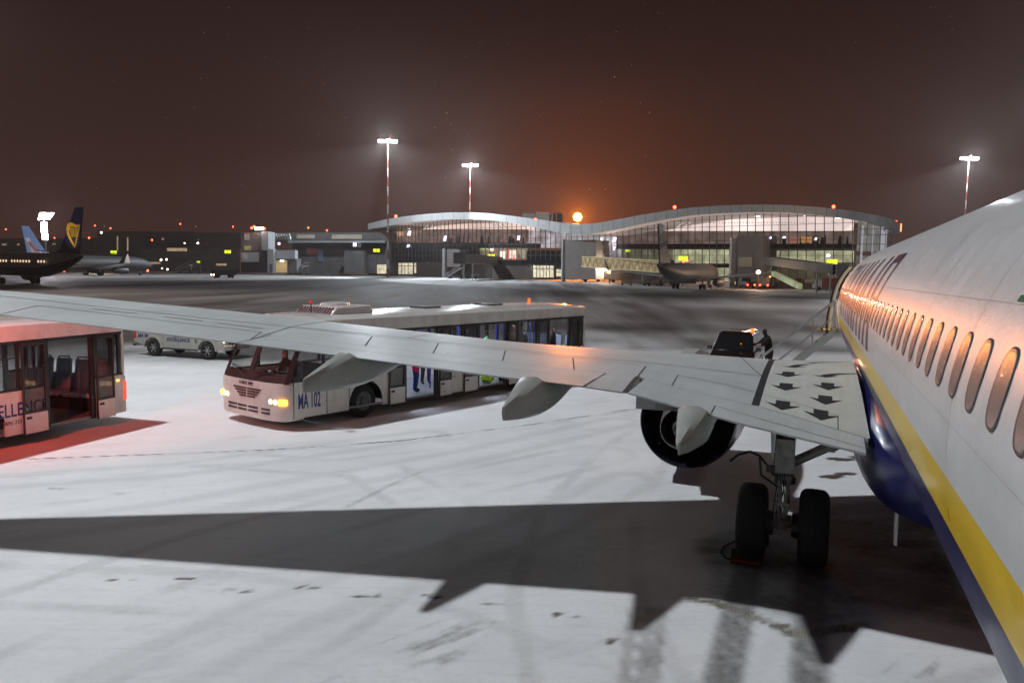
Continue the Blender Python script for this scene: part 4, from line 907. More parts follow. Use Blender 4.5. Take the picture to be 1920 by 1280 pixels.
# ------------------------------------------------------------------ pickup truck
cream = mat('truck off white paint', (.36, .35, .31), .35, coat=.3, noise=(3, .08), dirt=(3, .6, (.18, .165, .145)))
def arch_side(profile, arches, r, n=10):
    """closed side outline with wheel arches cut out of its lower edge; profile starts at the rear lower corner and goes over the top to the front"""
    low = []
    for c, z in arches:
        low.append([(c+r*cos(pi*i/n), z+r*sin(pi*i/n)) for i in range(n+1)])
    pts = list(profile)
    for a in low[::-1] if arches[0][0] < arches[-1][0] else low: pts += a
    return pts
def add_wheels(parent, xs, ys, r, w, rimm, hub=.62, spokes=6):
    for y in ys:
        for x in xs:
            s = 1 if x > 0 else -1
            t_ = MB().lathe([(x+u, q) for u, q in tyre(r, w)], (0, y, r), 0, 32, closed=True).build('wheel', rubber, parent, 45)
            h = MB().lathe([(x+s*w*.40, r*hub), (x+s*w*.36, r*hub*.9), (x+s*w*.2, r*hub*.85)], (0, y, r), 0, 28, closed=True)
            h.lathe([(x+s*w*.1, r*.55), (x+s*w*.11, .01)], (0, y, r), 0, 20, 1)
            for k in range(spokes):
                a = 2*pi*k/spokes; h.box((x+s*w*.33, y+r*.3*cos(a), r+r*.3*sin(a)), (.03, r*.5, r*.13), 0, R=Matrix.Rotation(a, 3, 'X'))
            h.cyl((x+s*w*.25, y, r), (x+s*w*.42, y, r), r*.13, r*.11, 12); h.build('rim', [rimm, darkm], t_, 40)
# local: +Y forward, origin under the middle of the near (right) wheels' axle line
pa, pb = np.array((-16.28, 36.25)), np.array((-13.38, 35.15)); dv = (pb-pa)/np.linalg.norm(pb-pa); rzp = atan2(-dv[0], dv[1]); rgt = np.array([dv[1], -dv[0]])
mid = (pa+pb)/2-rgt*.78
T = empty('pickup_truck', (mid[0], mid[1], 0), rzp, 'muddy off white double cab pickup with EXCELLENCE on its doors', 'pickup truck')
WB = 1.53; r_ = .40
side = [(-2.62, .62), (-2.66, .72), (-2.63, 1.12), (-.52, 1.14), (1.05, 1.10), (1.9, 1.06), (2.25, .95), (2.38, .78), (2.40, .52), (2.05, .42), (1.98, .40)]
lower = [(WB+.47*cos(a), r_+.47*sin(a)) for a in [pi*i/10 for i in range(11)]]+[(WB-.55, .40), (-WB+.55, .40)]+[(-WB+.47*cos(a), r_+.47*sin(a)) for a in [pi*i/10 for i in range(11)]]+[(-2.1, .5)]
mb = MB(); mb.prism(side+lower, -.86, -.80, 0); mb.prism(side+lower, .80, .86, 0)
mb.bx(-.8, .8, 1.0, 2.28, .55, 1.08); mb.bx(-.8, .8, -2.64, -2.56, .55, 1.12); mb.bx(-.8, .8, -2.6, 1, .45, .62); mb.bx(-.80, .80, -.6, -.52, .6, 1.13)
mb.build('body', cream, T, 35, bevel=.02)
MB().loft([[(x, y, z) for x, y, z in ((-.86, 1.05, 1.1), (.86, 1.05, 1.1), (.78, 2.3, .96), (-.78, 2.3, .96))], [(x, y, z) for x, y, z in ((-.8, 1.0, 1.17), (.8, 1.0, 1.17), (.7, 2.22, 1.04), (-.7, 2.22, 1.04))]]).build('bonnet', cream, T, 40, bevel=.03)
cab = MB().loft([[(-.84, -.98, 1.12), (.84, -.98, 1.12), (.84, 1.12, 1.12), (-.84, 1.12, 1.12)], [(-.66, -.78, 1.74), (.66, -.78, 1.74), (.66, .28, 1.74), (-.66, .28, 1.74)], [(-.6, -.7, 1.78), (.6, -.7, 1.78), (.6, .2, 1.78), (-.6, .2, 1.78)]]).build('cab', cream, T, 40, bevel=.03)
cgl = mat('car window glass', (.012, .014, .016), .06, spec=.8)
for s in (-1, 1):
    for y0, y1, u0, u1 in ((-.86, -.1, -.72, -.1), (-.04, .95, -.04, .25)):
        MB().add([(s*.842, y0, 1.15), (s*.842, y1, 1.15), (s*.678, u1, 1.70), (s*.678, u0, 1.70)], [(0, 1, 2, 3)]).build('side_window', cgl, T)
    dl = MB(); 
    for y in (-.95, -.07, 1.02): dl.bx(s*.861, s*.85, y-.006, y+.006, .5, 1.1)
    dl.build('door_seam', seam, T)
    for y in (-.25, .68): MB().bx(s*.885, s*.86, y-.11, y+.11, .95, .99).build('door_handle', chrome, T, bevel=.008)
    for c in (WB, -WB):
        fl = MB(); K = 12
        ring = lambda r2, x: [(x, c+r2*cos(pi*i/K), r_+r2*sin(pi*i/K)) for i in range(K+1)]
        fl.loft([ring(.47, s*.86), ring(.47, s*.91), ring(.545, s*.90), ring(.56, s*.86)], 0, False, False); fl.build('wheel_flare', cream, T, 50)
    MB().bx(s*.80, s*.92, -.98, .98, .36, .42).build('side_step', darkm, T, bevel=.01)
    MB().loft([[(s*.86, -2.64, .78), (s*.86, -2.5, .8), (s*.86, -2.54, 1.08), (s*.86, -2.66, 1.08)], [(s*.87, -2.66, .78), (s*.87, -2.5, .8), (s*.87, -2.54, 1.08), (s*.87, -2.67, 1.08)]]).build('tail_light', redplastic, T)
    MB().ball((s*.70, 2.30, .88), .16, 0, 12, (1.2, .8, .6)).build('headlight', emis('pickup headlamp', (1, .9, .82), 6), T, 60)
    MB().cyl((s*.66, 2.36, .56), (s*.66, 2.41, .56), .07, .06, 12).build('fog_light', mat('fog lamp', (.2, .2, .2), .2), T)
    MB().box((s*.98, .85, 1.2), (.22, .1, .17)).build('mirror', cream, T, bevel=.03)
MB().prism([(-.45, 1.14), (.98, 1.15), (.3, 1.7), (-.3, 1.7)], 0, .001, 0) if False else None
MB().add([(-.76, 1.09, 1.16), (.76, 1.09, 1.16), (.62, .33, 1.70), (-.62, .33, 1.70)], [(0, 1, 2, 3)]).build('windscreen', cgl, T).location.y = .03
MB().bx(-.85, .85, 2.32, 2.47, .42, .66).build('front_bumper', cream, T, bevel=.04)
MB().bx(-.42, .42, 2.34, 2.42, .68, .92).build('grille', darkm, T, bevel=.02)
MB().bx(-.84, .84, -2.78, -2.6, .42, .52).build('rear_bumper', darkm, T, bevel=.02)
MB().cyl((-.2, -.3, 1.78), (-.2, -.3, 1.93), .07, .06, 12).build('roof_beacon', mat('unlit amber beacon', (.3, .12, .03), .3), T, 40)
add_wheels(T, (-.76, .76), (-WB, WB), r_, .26, steel)
mr_ = lambda y, z: basis((.868, y, z), (0, 1, 0), (0, 0, 1))
text('MA 95', .22, textblue, T, mr_(-2.42, .84), bold=.006, shear=.25); text('EXCELLENCE', .21, textblue, T, mr_(-.72, .74), bold=.004, sx=1.05)
bpy.context.view_layer.update()
lamp('headlight_beam', 'SPOT', T.matrix_world @ Vector((.6, 2.5, .85)), T.matrix_world @ Vector((.6, 9, 0)), 120, (1, .9, .8), .08, 80, .6, T)
# ------------------------------------------------------------------ dark car beyond the wing and the person at its door
carp = mat('dark glossy car paint', (.012, .010, .010), .18, coat=.8, noise=(4, .2)); 
c_ = gnd(1392, 701); rzc = 2.72
D = empty('parked_car', (c_[0]-.1, c_[1]+.6, 0), rzc, 'dark estate car with an orange roof beacon beyond the wing', 'car')
def car_body(par, W_=.88, paint=carp, glass=cgl, tall=1.72, Lh=2.2):
    st = [(-Lh, .55), (-Lh-.02, .95), (-Lh+.1, 1.05), (-Lh+.35, tall-.12), (-Lh+.6, tall), (.25, tall), (.55, tall-.07), (1.15, 1.12), (2.1, .95), (Lh, .8), (Lh+.02, .5)]
    se_ = []
    for y, z in st: pass
    stations = [(-Lh, .5, .95, .82), (-Lh+.15, .38, 1.02, .9), (-Lh+.5, .34, 1.05, .96), (0, .33, 1.04, 1.0), (1.15, .34, 1.02, .98), (Lh-.3, .36, .92, .92), (Lh, .45, .75, .8)]
    MB().loft([[(-W_*k, y, a+.1), (-W_*k*.92, y, a), (W_*k*.92, y, a), (W_*k, y, a+.1), (W_*k, y, b-.12), (W_*k*.93, y, b), (-W_*k*.93, y, b), (-W_*k, y, b-.12)] for y, a, b, k in stations]).build('body', paint, par, 40)
    MB().loft([[(-W_*.93*a, y0, 1.0), (W_*.93*a, y0, 1.0), (W_*.93*a, y1, 1.0), (-W_*.93*a, y1, 1.0)] for a, y0, y1 in ((1, -Lh+.12, 1.2),)]+[[(-W_*.78, -Lh+.4, tall-.06), (W_*.78, -Lh+.4, tall-.06), (W_*.78, .42, tall-.06), (-W_*.78, .42, tall-.06)], [(-W_*.68, -Lh+.5, tall), (W_*.68, -Lh+.5, tall), (W_*.68, .3, tall), (-W_*.68, .3, tall)]]).build('cabin', paint, par, 40, bevel=.03)
    MB().add([(-W_*.86, 1.14, 1.05), (W_*.86, 1.14, 1.05), (W_*.72, .49, tall-.11), (-W_*.72, .49, tall-.11)], [(0, 1, 2, 3)]).build('windscreen', glass, par).location.y = .035
    for s in (-1, 1):
        for (a, b, c, d) in ((-Lh+.4, -.55, -Lh+.6, -.5), (-.45, .95, -.45, .35)): MB().add([(s*W_*.925, a, 1.06), (s*W_*.925, b, 1.06), (s*W_*.795, d, tall-.12), (s*W_*.795, c, tall-.12)], [(0, 1, 2, 3)]).build('side_window', glass, par)
        MB().box((s*(W_+.1), .85, 1.08), (.2, .1, .15)).build('mirror', paint, par, bevel=.03)
        MB().ball((s*W_*.68, Lh-.06, .68), .12, 0, 10, (1.2, .7, .7)).build('headlight', emis('car headlamp', (1, .75, .5), 3) if par is not None else None, par, 60)
        MB().bx(s*W_*.6, s*W_*.84, -Lh-.01, -Lh+.06, .75, .92).build('tail_light', tail_on, par)
    add_wheels(par, (-W_*.9, W_*.9), (-1.35, 1.4), .34, .22, steel, spokes=5)
car_body(D)
MB().cyl((-.62, .15, 1.72), (-.62, .15, 1.88), .09, .07, 12).build('roof_beacon', mat('amber beacon', (.6, .14, .02), .3, emit=(1, .22, .04), es=1.5), D, 40)
MB().box((-.3, 1.0, 1.3), (.03, .02, .02)).build('windscreen_sticker', amber, D)
lamp('added_snow_glow', 'POINT', D.matrix_world @ Vector((0, 0, 0)) if False else (c_[0]+3.3, c_[1]-.3, .35), None, 24, (1, .34, .18), .15, spec=.25, parent=D)  # added low lamp behind the wing, warms the snow right of the car
lamp('added_snow_glow', 'POINT', (c_[0]-3.0, c_[1]+.6, .8), None, 18, (1, .34, .18), .15, spec=.4, parent=D)  # added lamp warming the snow left of the car, away from the beacon
g0 = gnd(1440, 701)
person((g0[0]-.05, g0[1]-.2, 0), 1.5, 'person in a black hooded coat bending toward the dark car', (.008, .008, .009), (.01, .01, .012), 1.86, 'lean', hood=True, hair=(.01, .01, .011), bulk=1.6, leanv=.12, coatlen=.4)
# ------------------------------------------------------------------ boarding stairs at the front door
def AL(s, l, z): return (l-AX, s-S0, z-Z0)
Sx = empty('boarding_stairs', mat=Mx, label='grey boarding stairs with handrails at the front door', cat='boarding stairs')
zt0, zl0 = 2.72, .15; l0, l1_ = .62, -2.1
for ds in (-.42, .42):
    sy = 26.45+ds
    a, b = Vector(AL(sy, l0, zt0)), Vector(AL(sy, l1_, zl0)); d = (b-a).normalized(); R_ = Matrix.Rotation(0, 3, 'X')
    MB().loft([[Vector(AL(sy-.03, l, z+dz)) for dz in (-.16, .1)]+[Vector(AL(sy+.03, l, z+dz)) for dz in (.1, -.16)] for l, z in ((l0, zt0), (l1_, zl0))]).build('stringer', fairgrey, Sx)
    MB().tube([Vector(AL(sy, l0+.05, zt0+.02)), Vector(AL(sy, l0, zt0+.92)), Vector(AL(sy, l1_-.15, zl0+.95)), Vector(AL(sy, l1_-.25, zl0+.1))], .025).tube([Vector(AL(sy, l0-.6, zt0-.57)), Vector(AL(sy, l0-.6, zt0+.36))], .018).tube([Vector(AL(sy, -1.3, 1.0)), Vector(AL(sy, -1.3, 1.72))], .018).tube([Vector(AL(sy, l0-.1, zt0+.35)), Vector(AL(sy, l1_, zl0+.5))], .014).build('handrail', steel, Sx, 40)
for k in range(11):
    l = l0+(l1_-l0)*(k+.5)/11; z = zt0+(zl0-zt0)*(k+.5)/11
    MB().bx(AL(0, l-.13, 0)[0], AL(0, l+.1, 0)[0], 26.06-S0, 26.84-S0, z-Z0-.02, z-Z0+.01).build('step', steel, Sx)
hz = MB()
for k in range(8): hz.bx(AL(0, .18+.07*k, 0)[0], AL(0, .25+.07*k, 0)[0], 26.0-S0, 26.9-S0, zt0-Z0+.02, zt0-Z0+.05, k % 2)
hz.build('hazard_strip', [yellow, blackpaint], Sx)
# ------------------------------------------------------------------ chocks with their cord
for i, (px, py) in enumerate(((1400, 1052), (1412, 1040))):
    g0 = gnd(px, py); ck = MB().prism([(-.16, 0), (.16, 0), (.02, .17), (-.04, .17)], -.22, .22, 0).build('wheel_chock', [mat('chock rubber', (.06, .03, .025), .7, noise=(14, .4))], None, 40, label='dark rubber chock %s the left main wheel' % ('behind', 'in front of')[i], cat='wheel chock')
    ck.location = g0 if i == 0 else tuple(ac(S0+.75, AX-2.86-.43, 0)*np.array([1, 1, 0])); ck.rotation_euler = (0, 0, -yaw)
    if i == 0: MB().bx(-.2, .2, -.17, -.16, .03, .06).build('reflective_strip', mat('red reflector', (.6, .05, .03), .3), ck)
pts = [Vector(gnd(x, y, .012)) for x, y in ((1385, 1052), (1362, 1046), (1352, 1035), (1356, 1024), (1378, 1014), (1384, 1012))]
MB().tube(pts, .011, 6).build('chock_cord', rubber, None, label='thin dark cord looped beside the wheel chock', cat='cord')
# ------------------------------------------------------------------ terminal: everything hangs on one facade line, real metres
FA = np.array((-24., 277.)); FD = np.array((.686, -.727)); FB = np.array((.727, .686))
def fw(x, y, d=0):
    """point at depth d behind the terminal facade that the photograph shows at x, y"""
    r = Fv+Rv*(x-960)/FP-Uv*(y-640)/FP; n = np.array([FB[0], FB[1], 0]); p0 = np.array([*(FA+FB*d), 0])
    return CP+r*(((p0-CP)@n)/(r@n))
def quadslab(mb, c, th, m=0):
    """slab from four corners, thickness away from the viewer"""
    n = np.array([FB[0], FB[1], 0])*th; c = [np.array(q) for q in c]; vs = c+[q+n for q in c]
    mb.add(vs, [(0, 1, 2, 3), (7, 6, 5, 4), (0, 4, 5, 1), (1, 5, 6, 2), (2, 6, 7, 3), (3, 7, 4, 0)], m)
def zone(mb, x0, x1, y0, y1, d=0, th=.4, m=0, y0b=None, y1b=None):
    quadslab(mb, [fw(x0, y1, d), fw(x1, y1 if y1b is None else y1b, d), fw(x1, y0 if y0b is None else y0b, d), fw(x0, y0, d)], th, m)
def litmat(name, col, s, sc=.35, dark=.55, stretch=(1, 1, 1)):
    """glow painted into a surface in place of room lamps, with noise patches"""
    m = mat(name, [c*.5 for c in col], .6); t = m.node_tree; b = t.nodes['Principled BSDF']; L = t.links.new
    tcn = t.nodes.new('ShaderNodeTexCoord'); mp = t.nodes.new('ShaderNodeMapping'); mp.inputs['Scale'].default_value = stretch; L(tcn.outputs['Object'], mp.inputs[0])
    v = t.nodes.new('ShaderNodeTexVoronoi'); v.inputs['Scale'].default_value = sc; v.distance = 'CHEBYCHEV'; L(mp.outputs[0], v.inputs[0])
    n = t.nodes.new('ShaderNodeTexNoise'); n.inputs['Scale'].default_value = sc*1.3; n.inputs['Detail'].default_value = 6; L(mp.outputs[0], n.inputs[0])
    r = t.nodes.new('ShaderNodeMapRange'); r.inputs[1].default_value = .3; r.inputs[2].default_value = .7; r.inputs[3].default_value = 1-dark; r.inputs[4].default_value = 1+dark*.5; L(n.outputs[0], r.inputs[0])
    s2 = t.nodes.new('ShaderNodeSeparateColor'); L(v.outputs['Color'], s2.inputs[0])
    r2 = t.nodes.new('ShaderNodeMapRange'); r2.inputs[3].default_value = 1-dark*.7; r2.inputs[4].default_value = 1.1; L(s2.outputs[0], r2.inputs[0])
    q = t.nodes.new('ShaderNodeMath'); q.operation = 'MULTIPLY'; L(r.outputs[0], q.inputs[0]); L(r2.outputs[0], q.inputs[1])
    q2 = t.nodes.new('ShaderNodeMath'); q2.operation = 'MULTIPLY'; q2.inputs[1].default_value = s; L(q.outputs[0], q2.inputs[0])
    b.inputs['Emission Color'].default_value = (*col, 1); L(q2.outputs[0], b.inputs['Emission Strength']); return m
fascia = mat('fascia panels', (.58, .60, .60), .45, noise=(.6, .06)); mull = mat('mullion', (.07, .07, .072), .5); concr = mat('terminal concrete', (.22, .20, .19), .8, noise=(.4, .12)); concr2 = mat('pale column paint', (.42, .42, .41), .7, noise=(.5, .08))
tglass = mat('terminal glass', (.02, .025, .028), .08, alpha=.16, spec=.5); dkglass = mat('dark facade glass', (.018, .022, .026), .12, spec=.8, noise=(.5, .5))
ceil_l = litmat('lit dome ceiling', (.86, .66, .58), 1.458, .05, .25); ceil_r = litmat('lit hall ceiling', (.88, .72, .68), 1.659, .05, .3)
hall = litmat('lit waiting hall', (.62, .45, .40), 0.346, .35, .8, (1, 1, 1.5)); hall_r = litmat('lit upper gallery', (.62, .47, .42), 0.254, .3, .75); lounge = litmat('green lit lounge', (.80, .82, .52), 0.702, .4, .6); shop = litmat('shop front', (1, .72, .5), .55, .8, .9)
doorlit = litmat('lit entrance', (1, .88, .62), .75, .8, .6); whitelit = litmat('white lit wall', (.8, .78, .85), 0.706, .3, .7)
TM_ = empty('terminal_building', tuple(fw(1060, 524)*np.array([1, 1, 0])), 0, 'long glass terminal with a wavy white roof rising in two domes', 'terminal')
IT = Matrix.Translation(TM_.location).inverted()
def tb(mb, name, m, smooth=None, **t):
    mb.v = [tuple(Vector(v)-TM_.location) for v in mb.v]; return mb.build(name, m, TM_, smooth, **t)
top = [(688, 420), (720, 412), (760, 405.5), (800, 401), (840, 398.5), (880, 398), (920, 400), (960, 405), (1000, 411), (1040, 416.5), (1060, 419), (1090, 420.5), (1120, 418), (1160, 411), (1200, 403.5), (1250, 395), (1300, 389), (1350, 385.5), (1400, 383.5), (1440, 383.5), (1480, 384.5), (1530, 388), (1580, 393), (1630, 400), (1660, 405.5)]
bot = [(688, 431), (720, 425), (760, 418), (800, 414), (840, 411.5), (880, 411), (920, 413.5), (960, 418), (1000, 426), (1040, 434), (1060, 438), (1090, 440), (1120, 437.5), (1160, 430), (1200, 420.5), (1250, 411), (1300, 403.5), (1350, 400), (1400, 398), (1440, 398), (1480, 399), (1530, 403), (1580, 409), (1630, 416.5), (1660, 422)]
yt = lambda x: float(np.interp(x, *zip(*top))); yb = lambda x: float(np.interp(x, *zip(*bot)))
# the roof overhangs 4 m; its right end bends back round the corner
def front_pt(x, y):
    return fw(x, y, -4)
secs = []
for x in range(690, 1600, 10):
    a, b_ = front_pt(x, yt(x)), front_pt(x, yb(x)); dep = min(46, max(9, (1690-x)/3.8)); k = np.array([FB[0], FB[1], 0]); secs.append([b_, a, a+k*dep+np.array([0, 0, -1.6*dep/46]), b_+k*dep+np.array([0, 0, -.2])])
pe = secs[-1]; ctr = np.array(pe[0][:2])+FB*8
for i in range(1, 13):
    th = pi*i/12
    def rotp(p, rad, dz):
        v = -FB*cos(th)*8*rad+FD*sin(th)*7.2*rad; return np.array([ctr[0]+v[0], ctr[1]+v[1], p[2]-dz])
    dz = 2.7*min(1, th/1.9); secs.append([rotp(pe[0], 1, dz), rotp(pe[1], 1, dz), np.array([*(ctr+FB*2), pe[2][2]-dz*.6]), np.array([*(ctr+FB*2), pe[3][2]-dz*.6])])
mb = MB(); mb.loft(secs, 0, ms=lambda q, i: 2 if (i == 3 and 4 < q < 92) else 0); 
for i in range(0, len(secs)-13, 2):   # fascia panel joints
    q = secs[i]; d = np.array([FD[0], FD[1], 0])*.07; n = -np.array([FB[0], FB[1], 0])*.03
    mb.add([q[0]-d+n, q[0]+d+n, q[1]+d+n, q[1]-d+n], [(0, 1, 2, 3)], 1)
tb(mb, 'roof', [fascia, mat('fascia joint', (.3, .31, .31), .6), litmat('soffit with painted glow', (.8, .64, .58), .38, .05, .3)])  # soffit faces glow by emission in place of uplights
# glazing grid
xs0, xs1 = 728, 1596
mb = MB()
base = lambda x: 498.0+(x-1060)*.0115+4.318*1501/np.array(fw(x, 500))[1]
def vbar(x, y0, y1, w=.055, d=0): 
    a, b_ = fw(x, y1, d), fw(x, y0, d); t_ = np.array([FD[0], FD[1], 0])*w; k = np.array([FB[0], FB[1], 0])*.2
    mb.add([a-t_, a+t_, b_+t_, b_-t_, a-t_+k, a+t_+k, b_+t_+k, b_-t_+k], [(0, 1, 2, 3), (0, 4, 7, 3), (1, 5, 6, 2)], 0)
P0 = np.array(fw(xs0, 500)[:2]); P1 = np.array(fw(xs1, 500)[:2]); LN = np.linalg.norm(P1-P0)
def px_of(p):
    d_ = np.array([p[0], p[1], 10.])-CP; return 960+FP*(d_@Rv)/(d_@Fv)
sN = int(LN/2.1)
vx = [px_of(P0+(P1-P0)*i/sN) for i in range(sN+1)]
for x in vx: 
    y1 = 524 if x > 1270 else 489; vbar(x, yb(min(x, 1650))+.5, y1)
for dz in range(1, 13):
    for xa, xb in zip(vx[:-1], vx[1:]):
        z = dz*1.75+.6; 
        if z < 6: continue
        a, b_ = np.array(fw(xa, 500)), np.array(fw(xb, 500)); a[2] = b_[2] = z
        if z > min(fw(xa, yb(xa))[2], fw(xb, yb(xb))[2]): continue
        mb.add([a+[0, 0, -.05], b_+[0, 0, -.05], b_+[0, 0, .05], a+[0, 0, .05]], [(0, 1, 2, 3)], 0)
tb(mb, 'glazing_grid', mull)
mb = MB()
for xa, xb in zip(vx[:-1], vx[1:]): quadslab(mb, [fw(xa, 524, .25), fw(xb, 524, .25), fw(xb, yb(xb), .25), fw(xa, yb(xa), .25)], .05)
tb(mb, 'glass_wall', tglass)
# lit storeys behind the glass (x0,x1,ytop,ybottom,depth)
def storey(name, m, x0, x1, y0, y1, d=9, follow=False, **k):
    mb = MB(); n = max(1, int((x1-x0)/20))
    for i in range(n):
        a, b_ = x0+(x1-x0)*i/n, x0+(x1-x0)*(i+1)/n
        zone(mb, a, b_, (yb(a)-6 if follow else y0), y1, d, .3, 0, (yb(b_)-6 if follow else y0), y1)
    return tb(mb, name, m, **k)
storey('lit_ceiling', ceil_l, 742, 1000, 0, 431, 14, True); storey('waiting_hall', hall, 738, 990, 430, 455, 10); storey('lit_ceiling', whitelit, 985, 1135, 0, 465, 16, True)
storey('lit_ceiling', ceil_r, 1128, 1600, 0, 434, 14, True); storey('gallery', hall_r, 1155, 1600, 433, 458, 10); storey('white_hall', whitelit, 1118, 1190, 425, 482, 12)
storey('lounge', lounge, 1262, 1366, 468, 494, 8); storey('lounge', lounge, 1438, 1600, 470, 492, 8); storey('lounge', lounge, 1300, 1366, 502, 527, 6); storey('lounge_corner', litmat('dim green lounge', (.7, .72, .5), 0.189, .4, .7), 1165, 1262, 466, 496, 8); storey('lounge', litmat('dim undercroft', (.75, .75, .5), 0.075, .5, .9), 1440, 1600, 494, 530, 6)
storey('shop', shop, 893, 988, 465, 487, 5)
mb = MB()
zone(mb, 728, 1000, 456, 465, .6, 3); zone(mb, 1155, 1600, 457, 467, .6, 3); zone(mb, 728, 895, 465, 491, .6, 1.2, 1); zone(mb, 988, 1118, 470, 500, .6, 1.2, 1); zone(mb, 895, 990, 487, 496, .6, 1.2, 1); zone(mb, 1262, 1366, 494, 502, .6, 1.2, 1)
zone(mb, 728, 1165, 491, 524, .8, 1.2, 2); zone(mb, 1165, 1300, 496, 532, .8, 1.2, 2); zone(mb, 690, 732, 436, 520, 1, 1.2, 1); zone(mb, 1366, 1600, 530, 548, .8, 1.2, 2)
tb(mb, 'wall', [mat('dark spandrel', (.03, .034, .038), .35, noise=(.5, .3)), dkglass, mat('brown ground floor wall', (.10, .075, .065), .8, noise=(.6, .25))])
for x0, x1, y0, y1, d in ((707, 724, 495, 513, .2), (747, 773, 493, 514, .2), (777, 779, 493, 512, .2), (1000, 1037, 498, 520, .2), (1043, 1053, 505, 518, .2), (1117, 1131, 499, 523, .2)):
    mb = MB(); zone(mb, x0, x1, y0, y1, d, .3, 0); e1 = tb(mb, 'lit_door', doorlit); mb = MB()
    for k in range(1, int((x1-x0)/6)): zone(mb, x0+6*k-.35, x0+6*k+.35, y0, y1, d-.12, .1)
    zone(mb, x0, x1, y0+5, y0+6, d-.12, .1); tb(mb, 'door_frame', mull)
# round pale columns and stair towers
def drum(x, y0, y1, w, m, name='column', d=-1.5):
    a, b_ = fw(x, y1, d), fw(x, y0, d); sc = a[1]/1501; tb(MB().cyl((a[0], a[1], 0), (a[0], a[1], b_[2]), w/2*sc, w/2*sc, 20), name, m, 40)
drum(833, 466, 521, 8, concr2); drum(1056, 449, 523, 8, concr2); drum(1374, 446, 545, 17, concr2); drum(1430, 448, 545, 10, concr)
for x0, x1, y0, y1, m in ((1060, 1117, 450, 524, concr), (1382, 1432, 441, 545, concr), (838, 862, 467, 500, concr), (1385, 1410, 482, 500, doorlit)):
    mb = MB(); zone(mb, x0, x1, y0, y1, -2.5 if m is not doorlit else -2.6, 6 if m is not doorlit else .05); tb(mb, 'stair_tower' if m is not doorlit else 'tower_window', m if m is not doorlit else litmat('dim window', (.8, .7, .5), .05))
# glazed round end
mb = MB(); pc = ctr; 
for i in range(0, 13):
    th = pi*.85*i/12; v = -FB*cos(th)*5+FD*sin(th)*6.3; x_, y_ = ctr+v; mb.cyl((x_, y_, 0), (x_, y_, 15.3-2*min(1, th/1.9)), .07, .07, 6)
for z in (2, 4, 6, 8, 10, 12, 13.2):
    pts = []
    for i in range(0, 25):
        th = pi*.85*i/24; v = -FB*cos(th)*5+FD*sin(th)*6.3; pts.append((ctr[0]+v[0], ctr[1]+v[1], z))
    mb.tube(pts, .07, 5)
tb(mb, 'round_glazing', mat('bright mullion', (.3, .3, .3), .4))
for i, th in enumerate((.3, .8, 1.3, 1.8, 2.3)):
    v = -FB*cos(th)*3.8+FD*sin(th)*4.6; tb(MB().cyl((ctr[0]+v[0], ctr[1]+v[1], 0), (ctr[0]+v[0], ctr[1]+v[1], 14), .22, .22, 12), 'glowing_column', emis('white column with painted glow', (.9, .9, 1), .35), 40)  # columns glow on their own, the light on them is emission
for k, (z, m) in enumerate(((0, lounge), (8, whitelit))):
    pts = []
    for i in range(13):
        th = pi*.85*i/12; v = -FB*cos(th)*3+FD*sin(th)*3.6; pts.append((ctr[0]+v[0], ctr[1]+v[1]))
    mb = MB()
    for a, b_ in zip(pts[:-1], pts[1:]): mb.add([(*a, z+.5), (*b_, z+.5), (*b_, z+7.6), (*a, z+7.6)], [(0, 1, 2, 3)])
    tb(mb, 'round_hall', litmat('round hall %s' % 'ab'[k], (.8, .78, .7), (.10, .2)[k], .5, .8))
# lamps, diagonal roof girders given a painted glow, ceiling dots, screens and people inside
lamp_c = emis('ceiling lamp', (1, .93, .85), 3.5); girder = emis('girder with painted glow', (1, .85, .75), .85); scr = emis('screen', (.75, .72, 1), 3.2)
for (x, y, w, h_) in ((766, 428, 3, 3), (781, 421, 3, 2), (797, 416, 7, 3), (818, 415.5, 3, 2.4), (855, 411.5+2, 2, 2), (861, 413.5, 2, 2), (766, 437, 2, 2), (1137, 423, 4, 1), (1344, 403, 3, 2), (1395, 402, 4, 3), (1420, 404, 9, 6), (1424, 413, 5, 4), (1450, 402, 5, 3), (1509, 404, 5, 3), (1400, 400, 3, 2), (1339, 400, 2, 2), (1571, 406, 10, 7)):
    mb = MB(); zone(mb, x-w/2, x+w/2, y-h_/2, y+h_/2, 8, .2); tb(mb, 'ceiling_lamp', lamp_c)
for (x0, y0, x1, y1, w) in ((796, 429, 802, 420, 2), (818, 430, 828, 421, 2.4), (808, 428, 812, 421, 1.2), (920, 418, 930, 424, 3), (930, 419, 940, 428, 3), (940, 420, 952, 429, 3), (1262, 432, 1290, 410, 3.2), (1272, 432, 1294, 417, 2), (1285, 430, 1300, 420, 2), (1558, 413, 1572, 422, 3), (1222, 428, 1240, 434, 3)):
    mb = MB(); quadslab(mb, [fw(x0-w/2, y0, 7), fw(x0+w/2, y0, 7), fw(x1+w/2, y1, 7), fw(x1-w/2, y1, 7)], .3); tb(mb, 'roof_girder', girder)
mb = MB()
for x in list(np.arange(812, 985, 5.2)): zone(mb, x-.6, x+.6, 417.2, 418.6, 8.5, .1)
tb(mb, 'ceiling_dot', seam, kind='stuff'); mb = MB()
for x in list(np.arange(1332, 1530, 5.6)): zone(mb, x-.6, x+.6, 416.6, 418.2, 8.5, .1)
tb(mb, 'ceiling_dot', seam, kind='stuff')
